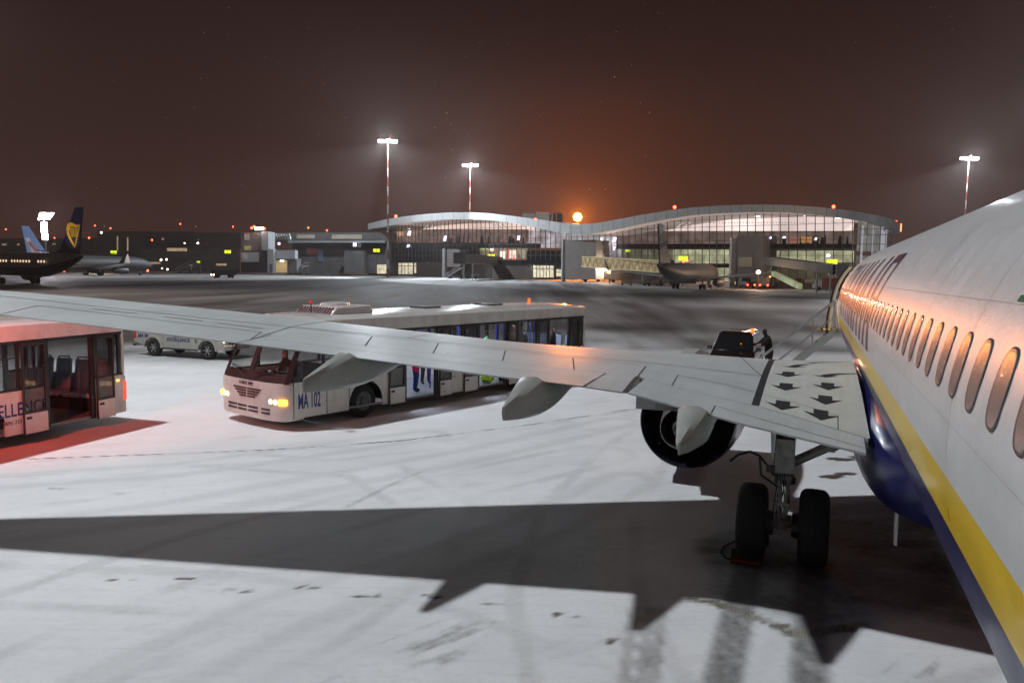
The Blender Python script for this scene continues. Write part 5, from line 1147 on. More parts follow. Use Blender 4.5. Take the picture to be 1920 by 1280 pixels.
for (x, y, w, h_) in ((767, 437, 5, 9), (834, 447, 4, 10), (972, 446, 4, 8), (765, 461, 4, 5), (1127, 453, 2.4, 13), (1152, 449, 5, 8), (1237, 449, 2, 7), (1151, 466, 3, 6), (1445, 445.5, 3, 4), (1470, 445, 5, 3), (1529, 448, 4, 5), (1118, 466, 3, 2)):
    mb = MB(); quadslab(mb, [fw(x-w/2-.6, y+h_/2, .1), fw(x+w/2-.6, y+h_/2, .1), fw(x+w/2+.8, y-h_/2, .1), fw(x-w/2+.8, y-h_/2, .1)], .15); tb(mb, 'screen', scr)
for (x0, x1, y0, y1, col, s_) in ((745, 755, 434, 443, (1, .55, .3), .8), (756, 782, 431, 444, (1, .6, .42), .35), (1478, 1498, 444, 456, (.9, .35, .25), .4), (1502, 1522, 443, 455, (1, .5, .2), .5), (938, 946, 471, 484, (1, .9, .8), 2), (955, 967, 469, 484, (1, .8, .7), 1.6), (951, 953, 466, 486, (1, .1, .08), 1.3), (962, 965, 478, 487, (1, .1, .08), 1.6), (918, 926, 466, 470, (1, .8, .75), 2.2), (975, 985, 467, 483, (.8, .75, .5), .6), (900, 915, 466, 468, (.6, 1, .3), .9)):
    mb = MB(); zone(mb, x0, x1, y0, y1, 4.6, .2); tb(mb, 'shop_display', emis('display', col, s_))
mb = MB()
for i in range(60):
    x = RN.uniform(836, 985) if i < 34 else RN.uniform(1400, 1590); y = 453.5 if i < 34 else 456.5; p = fw(x, y, 5); hgt = RN.uniform(1.2, 1.8); mb.cyl((p[0], p[1], p[2]-.6), (p[0], p[1], p[2]+hgt-.2), .28, .2, 6).ball((p[0], p[1], p[2]+hgt), .2, 0, 6)
tb(mb, 'waiting_crowd', seam, kind='stuff')
mb = MB()
for (x0, x1, y0, y1) in ((1005, 1030, 398, 406), (980, 1004, 400, 409)): zone(mb, x0, x1, y0, y1+14, 8, 6)
tb(mb, 'roof_plant', concr)
mb = MB()
for x0, x1 in ((1006, 1035), (1036, 1044)):
    for x in (x0, x1): a, b_ = fw(x, 418, 6), fw(x, 400 if x < 1036 else 402, 6); mb.tube([a, b_], .09, 5)
    mb.tube([fw(x0, 397.5, 6), fw(x1, 401, 6)], .09, 5)
tb(mb, 'roof_rail', mat('steel with painted orange light', (.45, .16, .05), .5))  # orange lamp light is put into the rail's base colour
tb(MB().ball(fw(742, 405.5, -3), .5, 0, 8), 'warning_light', obst); tb(MB().ball(fw(1265, 388.5, -3), .42, 0, 8), 'warning_light', obst); tb(MB().ball(fw(1563, 387.5, -3), .36, 0, 8), 'warning_light', obst); tb(MB().ball(fw(1004, 411, -3), .36, 0, 8), 'warning_light', obst)
mb = MB(); a = secs[-6]; mb.cyl(a[0]+[0, 0, .2], a[1]+[0, 0, .1], .25, .25, 8); tb(mb, 'roof_end_lamp', emis('orange end lamp', (1, .45, .15), 1.6), 40)
tb(MB().ball(a[1]+np.array([-1, 0, .5]), .25, 0, 8), 'warning_light', obst)
# ------------------------------------------------------------------ pier and low buildings on the left
def build_grp(name, label, cat='building'):
    e_ = empty(name, (0, 0, 0), 0, label, cat); return e_
def yslab(mb, x0, x1, y0, y1, Y, th=8, m=0, Yb_=None):
    Y2 = Y if Yb_ is None else Yb_; c = [atY(x0, y1, Y), atY(x1, y1, Y2), atY(x1, y0, Y2), atY(x0, y0, Y)]; vs = [np.array(q) for q in c]; vs += [q+np.array([0, th, 0]) for q in vs]
    mb.add(vs, [(0, 1, 2, 3), (7, 6, 5, 4), (0, 4, 5, 1), (1, 5, 6, 2), (2, 6, 7, 3), (3, 7, 4, 0)], m)
def part(parent, name, m, *rects, **k):
    mb = MB()
    for r in rects: yslab(mb, *r)
    return mb.build(name, m, parent, **k)
greyw = mat('pier cladding', (.12, .12, .12), .7, noise=(.3, .2)); palew = mat('pale cladding', (.32, .34, .36), .6, noise=(.4, .08)); darkw = mat('dark building wall', (.035, .032, .032), .8, noise=(.2, .3))
dimwin = litmat('dim strip window', (.85, .75, .6), .10, .6, .8)
pi_ = build_grp('pier_building', 'low grey pier joining the left dome, with a dark window band')
part(pi_, 'wall', greyw, (505, 735, 436, 452, 300, 12), (555, 735, 462, 513, 302, 12), (690, 735, 452, 513, 301, 12)); part(pi_, 'roof', palew, (540, 722, 451.5, 455, 296, 18)); part(pi_, 'window_band', dkglass, (540, 722, 455, 466, 299.5, .5))
part(pi_, 'lit_window', dimwin, (556, 590, 440, 447, 299.6, .3)); part(pi_, 'lit_window', dimwin, (622, 678, 440, 448, 299.6, .3)); part(pi_, 'lit_window', litmat('blue dim room', (.2, .28, .42), .08, .5, .7), (596, 606, 468, 490, 301.5, .3)); part(pi_, 'lit_window', litmat('red dim room', (.6, .2, .18), .07, .5, .7), (575, 595, 464, 478, 301.5, .3)); part(pi_, 'lit_door', doorlit, (707, 724, 496, 513, 300, .3))
part(pi_, 'stair_block', greyw, (645, 683, 470, 513, 290, 6)); part(pi_, 'lamp', scr, (662, 664, 455, 462, 295, .2), ); part(pi_, 'lamp', scr, (665.5, 668, 455, 462, 295, .2)); part(pi_, 'lamp', scr, (521, 525, 454.5, 459, 295, .2))
tr_ = MB()
for k in range(8): x = 505+k*5; tr_.tube([atY(x, 449, 298), atY(x+2.5, 438, 298), atY(x+5, 449, 298)], .12, 5)
tr_.tube([atY(505, 438, 298), atY(545, 438, 298)], .15, 5); tr_.tube([atY(505, 449, 298), atY(545, 449, 298)], .15, 5); tr_.build('truss', steel, pi_)
gt = build_grp('gate_tower', 'square grey gate tower with a bright floodlight and red lamps on top')
part(gt, 'wall', mat('tower cladding', (.16, .14, .13), .7, noise=(.4, .1)), (452, 491, 436, 470, 285, 9)); part(gt, 'wall', palew, (490.5, 503, 434, 469, 284, 8)); 
yslab_ = part(gt, 'floodlight', emis('tower floodlight', (1, .95, .9), 14), (478, 493, 426, 431, 283, .5))
for x, y in ((472, 427.5), (476.5, 425), (495.5, 428.5)): MB().ball(atY(x, y, 283), .42, 0, 8).build('warning_light', obst, gt)
part(gt, 'gangway', palew, (452, 486, 473, 491, 282, 4), (512, 553, 469, 485, 282, 4)); part(gt, 'pier_leg', palew, (501.5, 513, 467, 512, 280, 3)); part(gt, 'service_door', mat('blue grey door', (.06, .09, .13), .6), (506, 510, 495, 511, 279.8, .2)); part(gt, 'glass_panel', dkglass, (486, 501, 470, 510, 282, 3)); part(gt, 'lit_window', dimwin, (456, 463, 476, 486, 281.8, .2))
part(gt, 'garage', litmat('lit garage', (1, .72, .32), .30, .3, .4), (515, 538, 488, 511, 283, .4)); part(gt, 'garage_lamp', lamp_c, (525, 532, 487.5, 491, 281, .3)); part(gt, 'wall', greyw, (513, 556, 485, 512, 284, 6)); part(gt, 'wall', darkw, (452, 500, 491, 511, 286, 5)); part(gt, 'lit_window', litmat('yellow room', (.8, .75, .3), .14, .5, .8), (458, 470, 461, 469, 284.6, .3)); part(gt, 'lit_window', dimwin, (458, 467, 437, 450, 284.6, .3))
for lb, rects, lit in (('dark hangar block farthest left behind the parked tails', ((0, 190, 447, 500, 420, 30),), ((3, 12, 457, 460), (32, 36, 457, 460), (98, 104, 456, 459))),
    ('dark flat roofed office block behind the row of parked aircraft', ((182, 360, 434, 512, 380, 30), (360, 460, 436, 512, 360, 30)), ((406, 425, 443, 449), (303, 307, 446, 450), (219, 221, 443, 470), (238, 240, 445, 470))),
    ('low dim gate building with a warm strip window', ((255, 450, 466, 511, 330, 14),), ((255, 300, 491, 495), (355, 361, 495, 498), (405, 424, 494, 498), (313, 350, 465, 471)))):
    g_ = build_grp('low_building', lb); part(g_, 'wall', darkw if 'dark' in lb else mat('dim wall', (.06, .055, .055), .8, noise=(.3, .3)), *rects)
    for r in lit: part(g_, 'lit_window', litmat('strip window', (1, .75, .45), .34, .6, .5), (r[0], r[1], r[2], r[3], rects[0][4]-1, .3))
# ------------------------------------------------------------------ light poles with red or white lamps
redl, whitl, warml = obst, emis('white far lamp', (.95, .93, 1), 16), emis('warm far lamp', (1, .75, .5), 14)
def pole_light(x, y, Y, m, r, label, z0=0, cat='lamp', glow=0, col=None):
    p = atY(x, y, Y); e_ = empty('light_pole', (p[0], p[1], z0), 0, label, cat); h_ = p[2]-z0
    MB().cyl((0, 0, 0), (0, 0, max(.2, h_-r*.5)), .07, .05, 6).build('pole', darkm, e_); MB().ball((0, 0, h_), r, 0, 8).build('lamp_head', m, e_, 60)
    if glow: lamp('lamp_glow', 'POINT', (p[0], p[1]-r*1.5, p[2]), None, glow, col or (1, .9, .8), r, parent=e_)
    return e_
for i, (x, y, Y, m, r, lb) in enumerate(((11, 430, 400, redl, .45, 'red lamp on a pole nearest the left frame edge'), (102, 446, 400, redl, .4, 'red lamp between the two parked tails'), (167, 446, 300, redl, .45, 'red lamp touching the rear edge of the tall dark tail'), (178, 423, 400, redl, .45, 'red lamp just right of the tip of the dark tail'), (207, 428, 400, redl, .5, 'red lamp on a tall pole above the white lamp'),
    (190, 436, 350, whitl, .55, 'white lamp on a tall pole right of the dark tail'), (338, 420, 400, redl, .5, 'highest red lamp over the office block'), (285, 450, 350, redl, .5, 'red lamp in front of the office block'), (346, 456, 330, whitl, .3, 'small white lamp in front of the office block'), (371, 456, 330, whitl, .5, 'bluish white lamp left of the gate tower'), (437, 425, 380, redl, .45, 'red lamp between the office block and the gate tower'),
    (578, 427, 340, redl, .5, 'red lamp over the pier roof, the higher of the two'), (613, 432, 340, redl, .5, 'red lamp over the pier roof, the lower of the two'), (302, 487, 300, warml, .5, 'warm lamp by the strip window, left of a pair'), (312, 486.5, 300, warml, .45, 'warm lamp by the strip window, right of a pair'), (304, 503, 290, warml, .32, 'low warm lamp under the lamp pair, left one'), (314, 505, 290, warml, .4, 'low warm lamp under the lamp pair, right one'),
    (120, 508, 250, redl, .42, 'low red lamp under the belly of the dark tailed airliner'), (220, 508.5, 260, redl, .4, 'low red lamp at the kerb, left of three'), (237, 509.5, 260, redl, .5, 'low red lamp at the kerb, middle of three'), (277, 507.5, 260, redl, .5, 'low red lamp at the kerb, right of three'))):
    pole_light(x, y, Y, m, r*.72, lb)
pole_light(188, 491, 250, emis('bright stand lamp', (1, .88, .65), 45), .62, 'bright warm stand lamp behind the dark tailed airliner', glow=1500, col=(1, .85, .6))
pole_light(1133, 503, 225, emis('gate lamp', (1, .85, .68), 45), .6, 'bright gate lamp under the lit truss jet bridge', glow=3500, col=(1, .8, .6)); pole_light(1142, 510, 220, emis('amber gate lamp', (1, .6, .1), 14), .34, 'small amber lamp beside the bright gate lamp')
pole_light(1422, 510.5, 172, emis('stand lamp', (1, .72, .5), 45), .42, 'bright warm lamp in front of the brown stair tower', glow=2500, col=(1, .66, .45)); pole_light(1553, 479, 160, emis('pole top lamp', (1, 1, .95), 30), .3, 'white lamp on a leaning pole right of the stair tower')
# the orange lamp beyond the roof, with its haze of light
pol = pole_light(1083, 407, 345, emis('sodium lamp', (1, .50, .12), 9), 2.0, 'big orange sodium lamp glowing over the dip in the terminal roof', cat='sodium lamp')
p = atY(1083, 408, 345); lamp('sodium_glow', 'POINT', (p[0], p[1]-3.2, p[2]), None, 400000, (1, .25, .02), 1.2, parent=pol, spec=.012, diff=.05)
p = atY(1490, 408, 360); pl2 = pole_light(1490, 408, 360, emis('hidden sodium lamp', (1, .5, .1), 20), 1, 'orange sodium lamp hidden behind the right dome', cat='sodium lamp'); lamp('sodium_glow', 'POINT', (p[0], p[1]-2, p[2]+1), None, 20000, (1, .25, .03), 1, parent=pl2, spec=.2)
# bright lighting tower behind the tails
lt = empty('lighting_tower', tuple(atY(83, 410, 215)*np.array([1, 1, 0])), 0, 'short dazzling lighting tower behind the blue and white tail', 'lighting tower')
bl = emis('dazzling panel', (1, .93, .97), 60); h_ = atY(83, 405, 215)[2]
MB().cyl((0, 0, 0), (0, 0, h_), .35, .25, 10).build('pole', darkm, lt, 40); MB().prism([(-1.5, h_-1.0), (1.2, h_-.9), (2.5, h_+.8), (-.9, h_+.8)], -.3, .3, 1).build('lamp_panel', bl, lt); MB().bx(-.7, .5, -.35, .3, h_-4.4, h_-1.7).build('lamp_panel', bl, lt); MB().bx(-.5, .6, -.35, .3, h_-6.2, h_-4.7).build('lamp_panel', bl, lt)
lamp('flood_or_fill_beam', 'POINT', Vector(lt.location)+Vector((0, -2, h_-.5)), None, 9000, (1, .88, .93), 1, parent=lt)
# ------------------------------------------------------------------ other airliners
def make_jet(loc, rz, label, bodym, bellym, finm, fin2=None, sc=1.0):
    J = empty('parked_airliner', loc, rz, label, 'airliner'); k = sc
    st = [(20, .05, 2.9), (19.4, .55, 2.95), (18, 1.15, 3.1), (16, 1.62, 3.3), (13.5, 1.88, 3.4), (0, 1.88, 3.4), (-9, 1.88, 3.4), (-14, 1.4, 3.9), (-18, .6, 4.6), (-19.6, .2, 4.9)]
    n = 24; MB().loft([[(r*cos(2*pi*i/n)*k, y*k, (zc+r*1.05*sin(2*pi*i/n))*k) for i in range(n)] for y, r, zc in st], ms=lambda q, i: 1 if sin(2*pi*(i+.5)/n) < -.25 else 0).build('fuselage', [bodym, bellym], J, 60)
    for s in (-1, 1):
        def sec(x, y0, c, z, t): return [(s*x*k, (y0)*k, (z)*k), (s*x*k, (y0-c*.35)*k, (z+t)*k), (s*x*k, (y0-c)*k, z*k), (s*x*k, (y0-c*.4)*k, (z-t*.6)*k)]
        MB().loft([sec(1.4, 6.3, 7.5, 2.0, .45), sec(5.8, 3.8, 4.7, 2.5, .28), (sec(17, -2.2, 1.6, 3.7, .08))]).loft([sec(17, -2.2, 1.5, 3.7, .05), sec(17.6, -3.4, .9, 5.9, .04)]).build('wing', wingpaint, J, 40)
        MB().loft([sec(.4, -15.2, 3.4, 4.9, .12), sec(7, -19.2, 1.3, 5.6, .05)]).build('stabiliser', bodym, J, 40)
        MB().lathe([(6.6*k, .78*k), (6.8*k, .95*k), (5*k, 1.05*k), (3.0*k, .8*k), (2.2*k, .45*k)], (s*4.83*k, 0, 1.45*k), 1, 24).build('engine', bellym, J, 50)
        g = MB().cyl((s*2.86*k, 0, 2.2*k), (s*2.86*k, 0, .5*k), .14*k, .14*k, 8)
        for dx in (-.42, .42): g.lathe([((s*2.86+dx+u)*k, r*k) for u, r in ((-.2, .3), (-.2, .5), (-.12, .56), (.12, .56), (.2, .5), (.2, .3))], (0, 0, .56*k), 0, 20, 1)
        g.build('main_gear', [gearpaint, rubber], J, 40)
    MB().cyl((0, 15.6*k, 1.8*k), (0, 15.6*k, .3*k), .1*k, .1*k, 8).cyl((-.3*k, 15.6*k, .34*k), (.3*k, 15.6*k, .34*k), .34*k, .34*k, 16, 1).build('nose_gear', [gearpaint, rubber], J, 40)
    f = [(-11.6, 5.1), (-13.6, 6.0), (-18.1, 12.5), (-20.0, 12.5), (-18.6, 5.2)]
    fn = MB().prism([(y*k, z*k) for y, z in f], -.14*k, .14*k, 0).build('tail_fin', finm, J)
    return J, fn, k
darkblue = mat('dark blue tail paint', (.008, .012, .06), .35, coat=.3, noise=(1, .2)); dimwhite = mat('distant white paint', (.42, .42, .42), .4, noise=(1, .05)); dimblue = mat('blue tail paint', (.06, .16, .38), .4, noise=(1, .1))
gy_, gx_ = 137., -84.5; rzj = atan2(.80, .60)
# nose to the left, tail to the right: forward direction (-.85, .52)
rzj = atan2(.85, .52)
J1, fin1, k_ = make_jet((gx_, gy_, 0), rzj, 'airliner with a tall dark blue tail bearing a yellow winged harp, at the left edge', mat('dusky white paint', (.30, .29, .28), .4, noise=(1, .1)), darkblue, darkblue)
wlit = emis('lit cabin window', (1, .72, .45), 1.3)
for i in range(18): 
    if i in (3, 4, 12): continue
    MB().bx(-1.90, -1.86, -12+i*.9, -11.75+i*.9, 3.75, 4.1).build('cabin_window', wlit, J1)
# winged harp emblem on the fin: curved wing with strings, as strokes on both sides
def emblem(parent, m, sgn):
    mb = MB(); x = sgn*.15
    def P_(u, v): return (x, -17.5+.0+u, 8.6+v)
    def st2(pts, w0, w1):
        w0 *= 1.35; w1 *= 1.5
        n = len(pts)-1
        for i in range(n):
            (a, b), (c, d) = pts[i], pts[i+1]; l_ = max(1e-6, sqrt((c-a)**2+(d-b)**2)); nx_, ny_ = -(d-b)/l_, (c-a)/l_; wa, wb = w0+(w1-w0)*i/n, w0+(w1-w0)*(i+1)/n
            mb.add([P_(a-nx_*wa, b-ny_*wa), P_(a+nx_*wa, b+ny_*wa), P_(c+nx_*wb, d+ny_*wb), P_(c-nx_*wb, d-ny_*wb)], [(0, 1, 2, 3)])
    st2([(1.55, .5), (1.35, .95), (.9, 1.25), (.3, 1.2), (-.4, 1.0), (-1.1, .95), (-1.8, 1.1)], .34, .08)
    st2([(1.6, .75), (1.65, .1), (1.35, -.6), (.8, -1.25), (.2, -1.9), (-.1, -2.4)], .3, .1)
    for k in range(5): st2([(.95-.55*k*.9, .75-.02*k), (.55-.42*k*.72, -.8+.02*k-.12*(4-k)*0)], .1, .06)
    st2([(-1.75, 1.0), (-1.3, .1), (-.7, -1.2), (-.1, -2.4)], .1, .12)
    mb.ball(P_(1.5, 1.15), .25, 0, 8, (.1, 1, 1)); return mb.build('tail_emblem', m, parent)
yel = mat('tail emblem yellow', (.85, .50, .03), .35, emit=(.9, .45, .02), es=.12); emblem(fin1, mat('tail emblem yellow paint', (.85, .5, .03), .35), -1); emblem(fin1, mat('tail emblem yellow paint', (.85, .5, .03), .35), 1)
bpy.context.view_layer.update(); lamp('added_emblem_light', 'SPOT', J1.matrix_world @ Vector((-5.5, -15.0, 5.9)), J1.matrix_world @ Vector((-.1, -17, 9.0)), 900, (1, .9, .75), .15, 60, .8, J1)  # spot added to brighten the tail emblem
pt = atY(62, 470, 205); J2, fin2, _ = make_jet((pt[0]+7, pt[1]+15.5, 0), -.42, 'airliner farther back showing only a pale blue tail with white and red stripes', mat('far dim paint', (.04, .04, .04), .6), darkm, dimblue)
for i, (m, w, o) in enumerate(((dimwhite, .5, 0), (mat('orange red stripe', (.55, .07, .03), .5), .55, 1.0), (dimwhite, .35, 1.9))):
    MB().prism([(-17.0+o*1.0+.0, 5.1), (-16.2+w+o, 5.1), (-18.6+w+o*.5, 9.6-o), (-19.2+o*.5, 9.6-o)], -.155, .155, 0).build('tail_stripe', m, fin2)
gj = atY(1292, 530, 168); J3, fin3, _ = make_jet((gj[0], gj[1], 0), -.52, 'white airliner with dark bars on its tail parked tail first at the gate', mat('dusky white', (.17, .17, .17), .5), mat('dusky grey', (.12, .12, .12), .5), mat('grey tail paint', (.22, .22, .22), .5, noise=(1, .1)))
for z0_, z1_ in ((8.1, 9.3), (11.2, 12.4)): MB().prism([(-14.4-(z0_-7)*.62, z0_+.9), (-19.0-(z0_-7)*.17, z0_-.5), (-19.1-(z1_-7)*.17, z1_-.5), (-14.4-(z1_-7)*.62, z1_+.1)], -.155, .155, 0).build('tail_bar', darkblue, fin3)
# ------------------------------------------------------------------ jet bridges
def bridge(a, b, z0, z1, label, m, truss=False, w=1.5, lit=None, legs=True, hg=2.7, cab=1.7):
    a = np.array(a, float); b = np.array(b, float); d = (b-a)[:2]; Ln = np.linalg.norm(d); d /= Ln; n = np.array([-d[1], d[0]]); B_ = empty('jet_bridge', (a[0], a[1], 0), 0, label, 'jet bridge')
    def q(t, s, z): p = a[:2]+d*t+n*s-a[:2]; return (p[0], p[1], z)
    h0, h1 = (z0, z1), (z0, z1)
    MB().loft([[q(t, -w, za), q(t, w, za), q(t, w, za+hg), q(t, -w, za+hg)] for t, za in ((0, a[2]), (Ln, b[2]))]).build('tunnel', m, B_)
    if truss:
        mb = MB(); N_ = 13
        for k in range(N_):
            t0, t1 = Ln*k/N_, Ln*(k+1)/N_; za, zb_ = a[2]+(b[2]-a[2])*k/N_, a[2]+(b[2]-a[2])*(k+1)/N_
            for s in (-w-.15, w+.15): mb.tube([q(t0, s, za+.1), q((t0+t1)/2, s, (za+zb_)/2+2.6), q(t1, s, zb_+.1)], .11, 5)
        for s in (-w-.15, w+.15):
            for dz in (0, 2.7): mb.tube([q(0, s, a[2]+dz), q(Ln, s, b[2]+dz)], .15, 5)
        mb.build('truss', mat('cream steel with painted glow', (.6, .52, .34), .5, emit=(.9, .75, .42), es=.12), B_)  # truss glows slightly, light from the bridge painted in as emission
    if cab: MB().bx(q(Ln, 0, 0)[0]-cab, q(Ln, 0, 0)[0]+cab, q(Ln, 0, 0)[1]-cab, q(Ln, 0, 0)[1]+cab, b[2]-.3, b[2]+hg+.2).build('cabin', greyw, B_)
    if legs:
        mb = MB()
        for s in (-1.4, 1.4): mb.cyl(q(Ln*.8, s, 0), q(Ln*.8, s, b[2]), .2, .2, 8)
        mb.build('support_leg', steel, B_)
    return B_
p0, p1 = atY(1100, 500, 222), atY(1248, 511, 190)
bridge((p0[0], p0[1], p0[2]), (p1[0], p1[1], p1[2]), 0, 0, 'long cream truss jet bridge lit from inside', litmat('lit tunnel', (1, .78, .40), .16, .5, .5), True)
p0, p1 = atY(935, 497, 262), atY(862, 489, 232); bridge((p0[0], p0[1], 4.4), (p1[0], p1[1], 5.0), 0, 0, 'grey jet bridge under the shop window with a white end frame', mat('bridge grey', (.2, .2, .19), .6, noise=(.5, .1)))
MB().bx(-.2, .2, -.2, .2, 0, 1).build('x', greyw, None) if False else None
p0, p1 = atY(1445, 492, 178), atY(1575, 515, 150); bridge((p0[0], p0[1], 5.4), (p1[0], p1[1], 3.6), 0, 0, 'dark jet bridge sloping down right of the brown stair tower', mat('dark bridge', (.014, .016, .012), .7, noise=(.5, .2)), hg=1.7, cab=1.1)
p0, p1 = atY(1450, 517, 160), atY(1500, 537, 140); bridge((p0[0], p0[1], 3.1), (p1[0], p1[1], 1.0), 0, 0, 'short lit stair tunnel sloping to the ground beside the fuel trucks', litmat('lit stair tunnel', (.8, .85, .45), .3, .6, .6), w=.4, legs=False, hg=.9, cab=0)
# stand number signs
def sign(x, y, Y, label, w=1.1):
    p = atY(x, y, Y); e_ = empty('stand_sign', (p[0], p[1], 0), 0, label, 'stand sign'); MB().cyl((0, .2, 0), (0, .2, p[2]), .1, .1, 6).build('post', darkm, e_)
    for s in (-1, 1): MB().bx(s*w*.55-w*.45, s*w*.55+w*.45, -.1, .1, p[2]-w*.5, p[2]+w*.5).build('sign_panel', emis('yellow stand panel', (.75, .9, .02), 1.6), e_)
for a in ((213, 473, 300, 'yellow stand sign behind the left tail'), (427, 472, 290, 'yellow stand sign left of the gate tower'), (372, 491, 310, 'small low yellow stand sign right of the strip window'), (706, 469.5, 285, 'yellow stand sign at the pier end'), (921, 480, 255, 'yellow stand sign beside the shop window'), (1281, 484.5, 200, 'yellow stand sign right of the barred tail'), (1560, 491, 172, 'yellow green stand sign near the airliner nose'), (1177, 470, 225, 'small green stand sign above the truss bridge')): sign(*a, w=1.1 if a[0] not in (372, 1177) else .6)
for i, (x, y) in enumerate(((1281.5, 491), (1288, 489))): pole_light(x, y, 199, redl, .3, 'red lamp under the yellow sign by the barred tail, %s one' % ('left', 'right')[i])
MB().bx(-.9, .9, -.5, .5, 0, 1) if False else None
# ------------------------------------------------------------------ ground vehicles
def truck(x, y, rz, label, cabm, boxm, L_=6.5, hb=2.9, cat='truck', red=False, head=False, amb=False):
    g = gnd(x, y); T_ = empty('service_truck', tuple(g), rz, label, cat)
    MB().bx(-1.15, 1.15, -L_/2, L_/2-1.9, .75, hb).build('box', boxm, T_, bevel=.05); MB().prism([(L_/2-1.8, .5), (L_/2, .5), (L_/2, 1.3), (L_/2-.35, 2.3), (L_/2-1.8, 2.35)], -1.1, 1.1, 0).build('cab', cabm, T_, bevel=.05)
    MB().add([(-1, L_/2-.02, 1.35), (1, L_/2-.02, 1.35), (.95, L_/2-.33, 2.2), (-.95, L_/2-.33, 2.2)], [(0, 1, 2, 3)]).build('windscreen', cgl, T_).location.y = .03
    for s in (-1, 1):
        if head: MB().ball((s*.8, L_/2+.02, .85), .2, 0, 8).build('headlight', warml, T_)
        if red: MB().ball((s*.85, -L_/2-.05, .8), .2, 0, 8).build('tail_light', obst, T_)
    if amb: MB().ball((.3, L_/2-1, 2.6), .2, 0, 8).build('beacon', emis('amber lamp', (1, .4, .05), 10), T_)
    for yy_ in (-L_*.3, L_*.33):
        for s in (-1, 1): MB().cyl((s*.85, yy_, .45), (s*1.12, yy_, .45), .45, .45, 16).build('wheel', rubber, T_, 40)
    return T_
grey1 = mat('vehicle grey', (.12, .12, .12), .5); red1 = mat('vehicle dark red', (.18, .03, .025), .5); white1 = mat('vehicle white', (.4, .4, .4), .4); cream1 = mat('vehicle orange white', (.45, .33, .22), .4)
truck(1085, 525, 1.4, 'dark baggage tractor parked right of the brown stair block', darkm, grey1, 6, 1.8, 'tractor'); truck(1110, 528, 1.6, 'pale ladder truck under the truss bridge', white1, grey1, 6, 2.2)
truck(1165, 530, 1.5, 'catering truck with amber lamps left of the barred tail', grey1, grey1, 7, 2.4, amb=True); truck(1400, 540, .2, 'tug with red lamps beside the brown stair tower', darkm, darkm, 4, 1.5, 'tug', red=True)
truck(1437, 541, -.5, 'orange and white van with lit red tail lamps', cream1, grey1, 6, 2.6, 'van', red=True, amb=True); truck(1520, 541, 1.3, 'dark red fuel truck near the round end of the terminal', red1, red1, 8, 2.2); truck(1556, 545, 1.3, 'white topped truck beside the open airliner door', white1, red1, 7, 2.7)
truck(1486, 540, 1.5, 'low dark dolly train between the fuel truck and the van', darkm, darkm, 6, 1.3, 'trailer'); truck(885, 523, 1.5, 'dark ground power unit under the grey jet bridge', darkm, grey1, 4, 1.6, 'power unit'); truck(655, 512, 1.5, 'grey baggage loader against the pier', grey1, grey1, 7, 2.4)
truck(420, 521, 2.3, 'dark truck with one bright headlight out on the apron', darkm, darkm, 6, 2.3, head=True); g_ = gnd(414, 521); lamp('headlight_beam', 'SPOT', (g_[0]-1.5, g_[1]-2, 1), (g_[0]-30, g_[1]-6, 0), 9000, (1, .7, .55), .2, 50, .8)
truck(548, 514, 2.9, 'dark red van with bright headlights before the lit garage', red1, red1, 5, 2.1, 'van', head=True)
g_ = gnd(1003, 524); cr_ = empty('service_car', tuple(g_), 1.5, 'pale car parked before the lit entrance doors', 'car'); car_body(cr_, paint=white1, tall=1.5)
# mobile stairs
def mstairs(x, y, rz, label, h_=3.4, m=None):
    g = gnd(x, y); e_ = empty('mobile_stairs', tuple(g), rz, label, 'mobile stairs'); m = m or white1
    for s in (-.8, .8):
        MB().prism([(-3.2, .3), (-2.6, .3), (2.2, h_-.2), (3.2, h_-.2), (3.2, h_+.1), (1.9, h_+.1)], s-.06, s+.06, 0).build('side_rail', m, e_); MB().tube([(s, -3, 1.2), (s, 2, h_+1), (s, 3.2, h_+1)], .06, 6).build('handrail', steel, e_)
    mb = MB()
    for k in range(12): mb.bx(-.75, .75, -2.9+k*.42, -2.6+k*.42, .45+k*.25, .5+k*.25)
    mb.build('steps', grey1, e_); MB().bx(-.9, .9, -2, 3, .35, .75).build('chassis', grey1, e_)
    MB().cyl((0, 2.6, .6), (0, 2.6, h_), .15, .15, 8).build('lift_leg', steel, e_)
    for s in (-1, 1):
        for yy_ in (-1.5, 2.2): MB().cyl((s*.8, yy_, .35), (s*1.0, yy_, .35), .35, .35, 12).build('wheel', rubber, e_, 40)
mstairs(552, 515, -1.3, 'mobile stairs right of the lit garage, first of the row'); mstairs(563, 515, -1.2, 'mobile stairs second in the row before the pier'); mstairs(592, 514, 1.3, 'mobile stairs third in the row before the pier', 3.4, grey1); mstairs(617, 514, 1.35, 'mobile stairs last in the row before the pier', 3, grey1)
mstairs(852, 522, -1.2, 'mobile stairs leaning beside the pale round column'); mstairs(1222, 536, -1.1, 'mobile stairs under the wing of the barred tail airliner', 3.2, grey1); mstairs(345, 511, -1.1, 'mobile stairs dim before the low gate building', 3.2, grey1); mstairs(362, 511, -1.1, 'mobile stairs dim, right of the other pair by the gate building', 3.2, grey1)
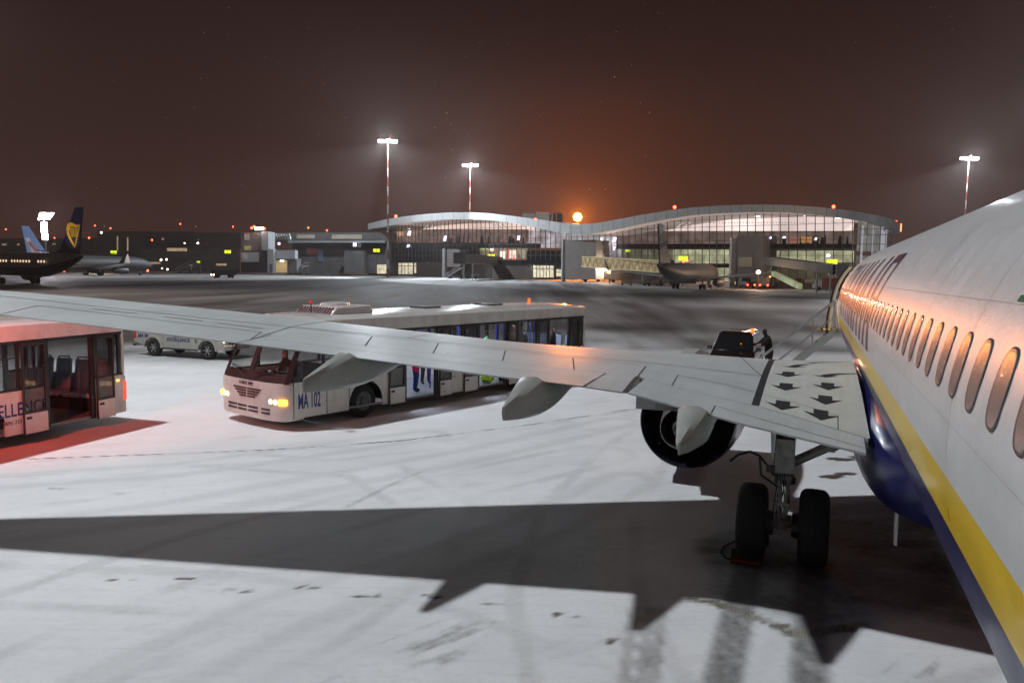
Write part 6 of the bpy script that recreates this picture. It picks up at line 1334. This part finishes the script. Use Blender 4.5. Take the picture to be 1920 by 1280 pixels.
# people on the far apron
for i, (x, y, lb, hv) in enumerate(((1143, 532, 'ground worker walking alone left of the catering truck', None), (1238, 537, 'ground worker standing under the barred tail', None), (1339, 535, 'ground worker behind the engine of the barred tail airliner', None), (1370, 542, 'ground worker at the foot of the pale tower column, left one', None), (1377, 542, 'ground worker in a yellow vest at the foot of the tower column', (.6, .7, .1)), (1541, 543, 'ground worker in a yellow vest by the fuel truck', (.6, .7, .1)), (865, 524, 'ground worker beside the leaning mobile stairs', None), (1055, 522, 'ground worker before the small lit door', None), (1328, 540, 'ground worker ducking by the engine of the barred tail airliner', None))):
    person(tuple(gnd(x, y)), RN.uniform(0, 6), lb, (.03, .03, .035), (.03, .03, .03), 1.85, 'walk' if i % 2 else 'stand', hi=hv, group='ground workers on the far apron')
for x, y, lb in ((1058, 521, 'pale baggage cart before the small lit door'), (1175, 535, 'baggage cart under the truss bridge')):
    g = gnd(x, y); e_ = empty('baggage_cart', tuple(g), 1.4, lb, 'baggage cart'); MB().bx(-.8, .8, -1.4, 1.4, .4, .5).bx(-.8, .8, -1.4, -1.35, .5, 1.6).build('frame', white1, e_); MB().cyl((-.8, -1, .25), (.8, -1, .25), .25).cyl((-.8, 1, .25), (.8, 1, .25), .25).build('wheel', rubber, e_)

# ------------------------------------------------------------------ snowflakes in the air
mb = MB()
for i in range(1600):
    y = RN.uniform(5, 30); x = RN.uniform(-.75, .55)*y; z = RN.uniform(.3, 4.3+y*.42); r = RN.uniform(.0015, .0034)
    if x > .18*y+.2 and z < 6.4: continue
    mb.add([(x-r, y, z), (x+r, y, z), (x, y-r, z), (x, y+r, z), (x-r*.9, y, z-r*1.6), (x+r*.9, y, z+r*1.6)], [(0, 2, 5), (2, 1, 5), (1, 3, 5), (3, 0, 5), (2, 0, 4), (1, 2, 4), (3, 1, 4), (0, 3, 4)])
mb.build('snowflakes', mat('snowflake', (.9, .9, .92), .7), None, label='fine snowflakes blowing through the air over the apron', kind='stuff')
# ------------------------------------------------------------------ haze
hb = MB().bx(-520, 520, -60, 900, -1, 75).build('haze', [])
hm = bpy.data.materials.new('thin snowy air'); hm.use_nodes = True; t = hm.node_tree; t.nodes.clear()
o = t.nodes.new('ShaderNodeOutputMaterial'); v = t.nodes.new('ShaderNodeVolumePrincipled'); v.inputs['Density'].default_value = HAZE; v.inputs['Color'].default_value = (.95, .83, .79, 1); v.inputs['Anisotropy'].default_value = .25
t.links.new(v.outputs[0], o.inputs['Volume']); hb.data.materials.append(hm); tag(hb, 'thin snowy haze hanging over the whole apron', kind='stuff')
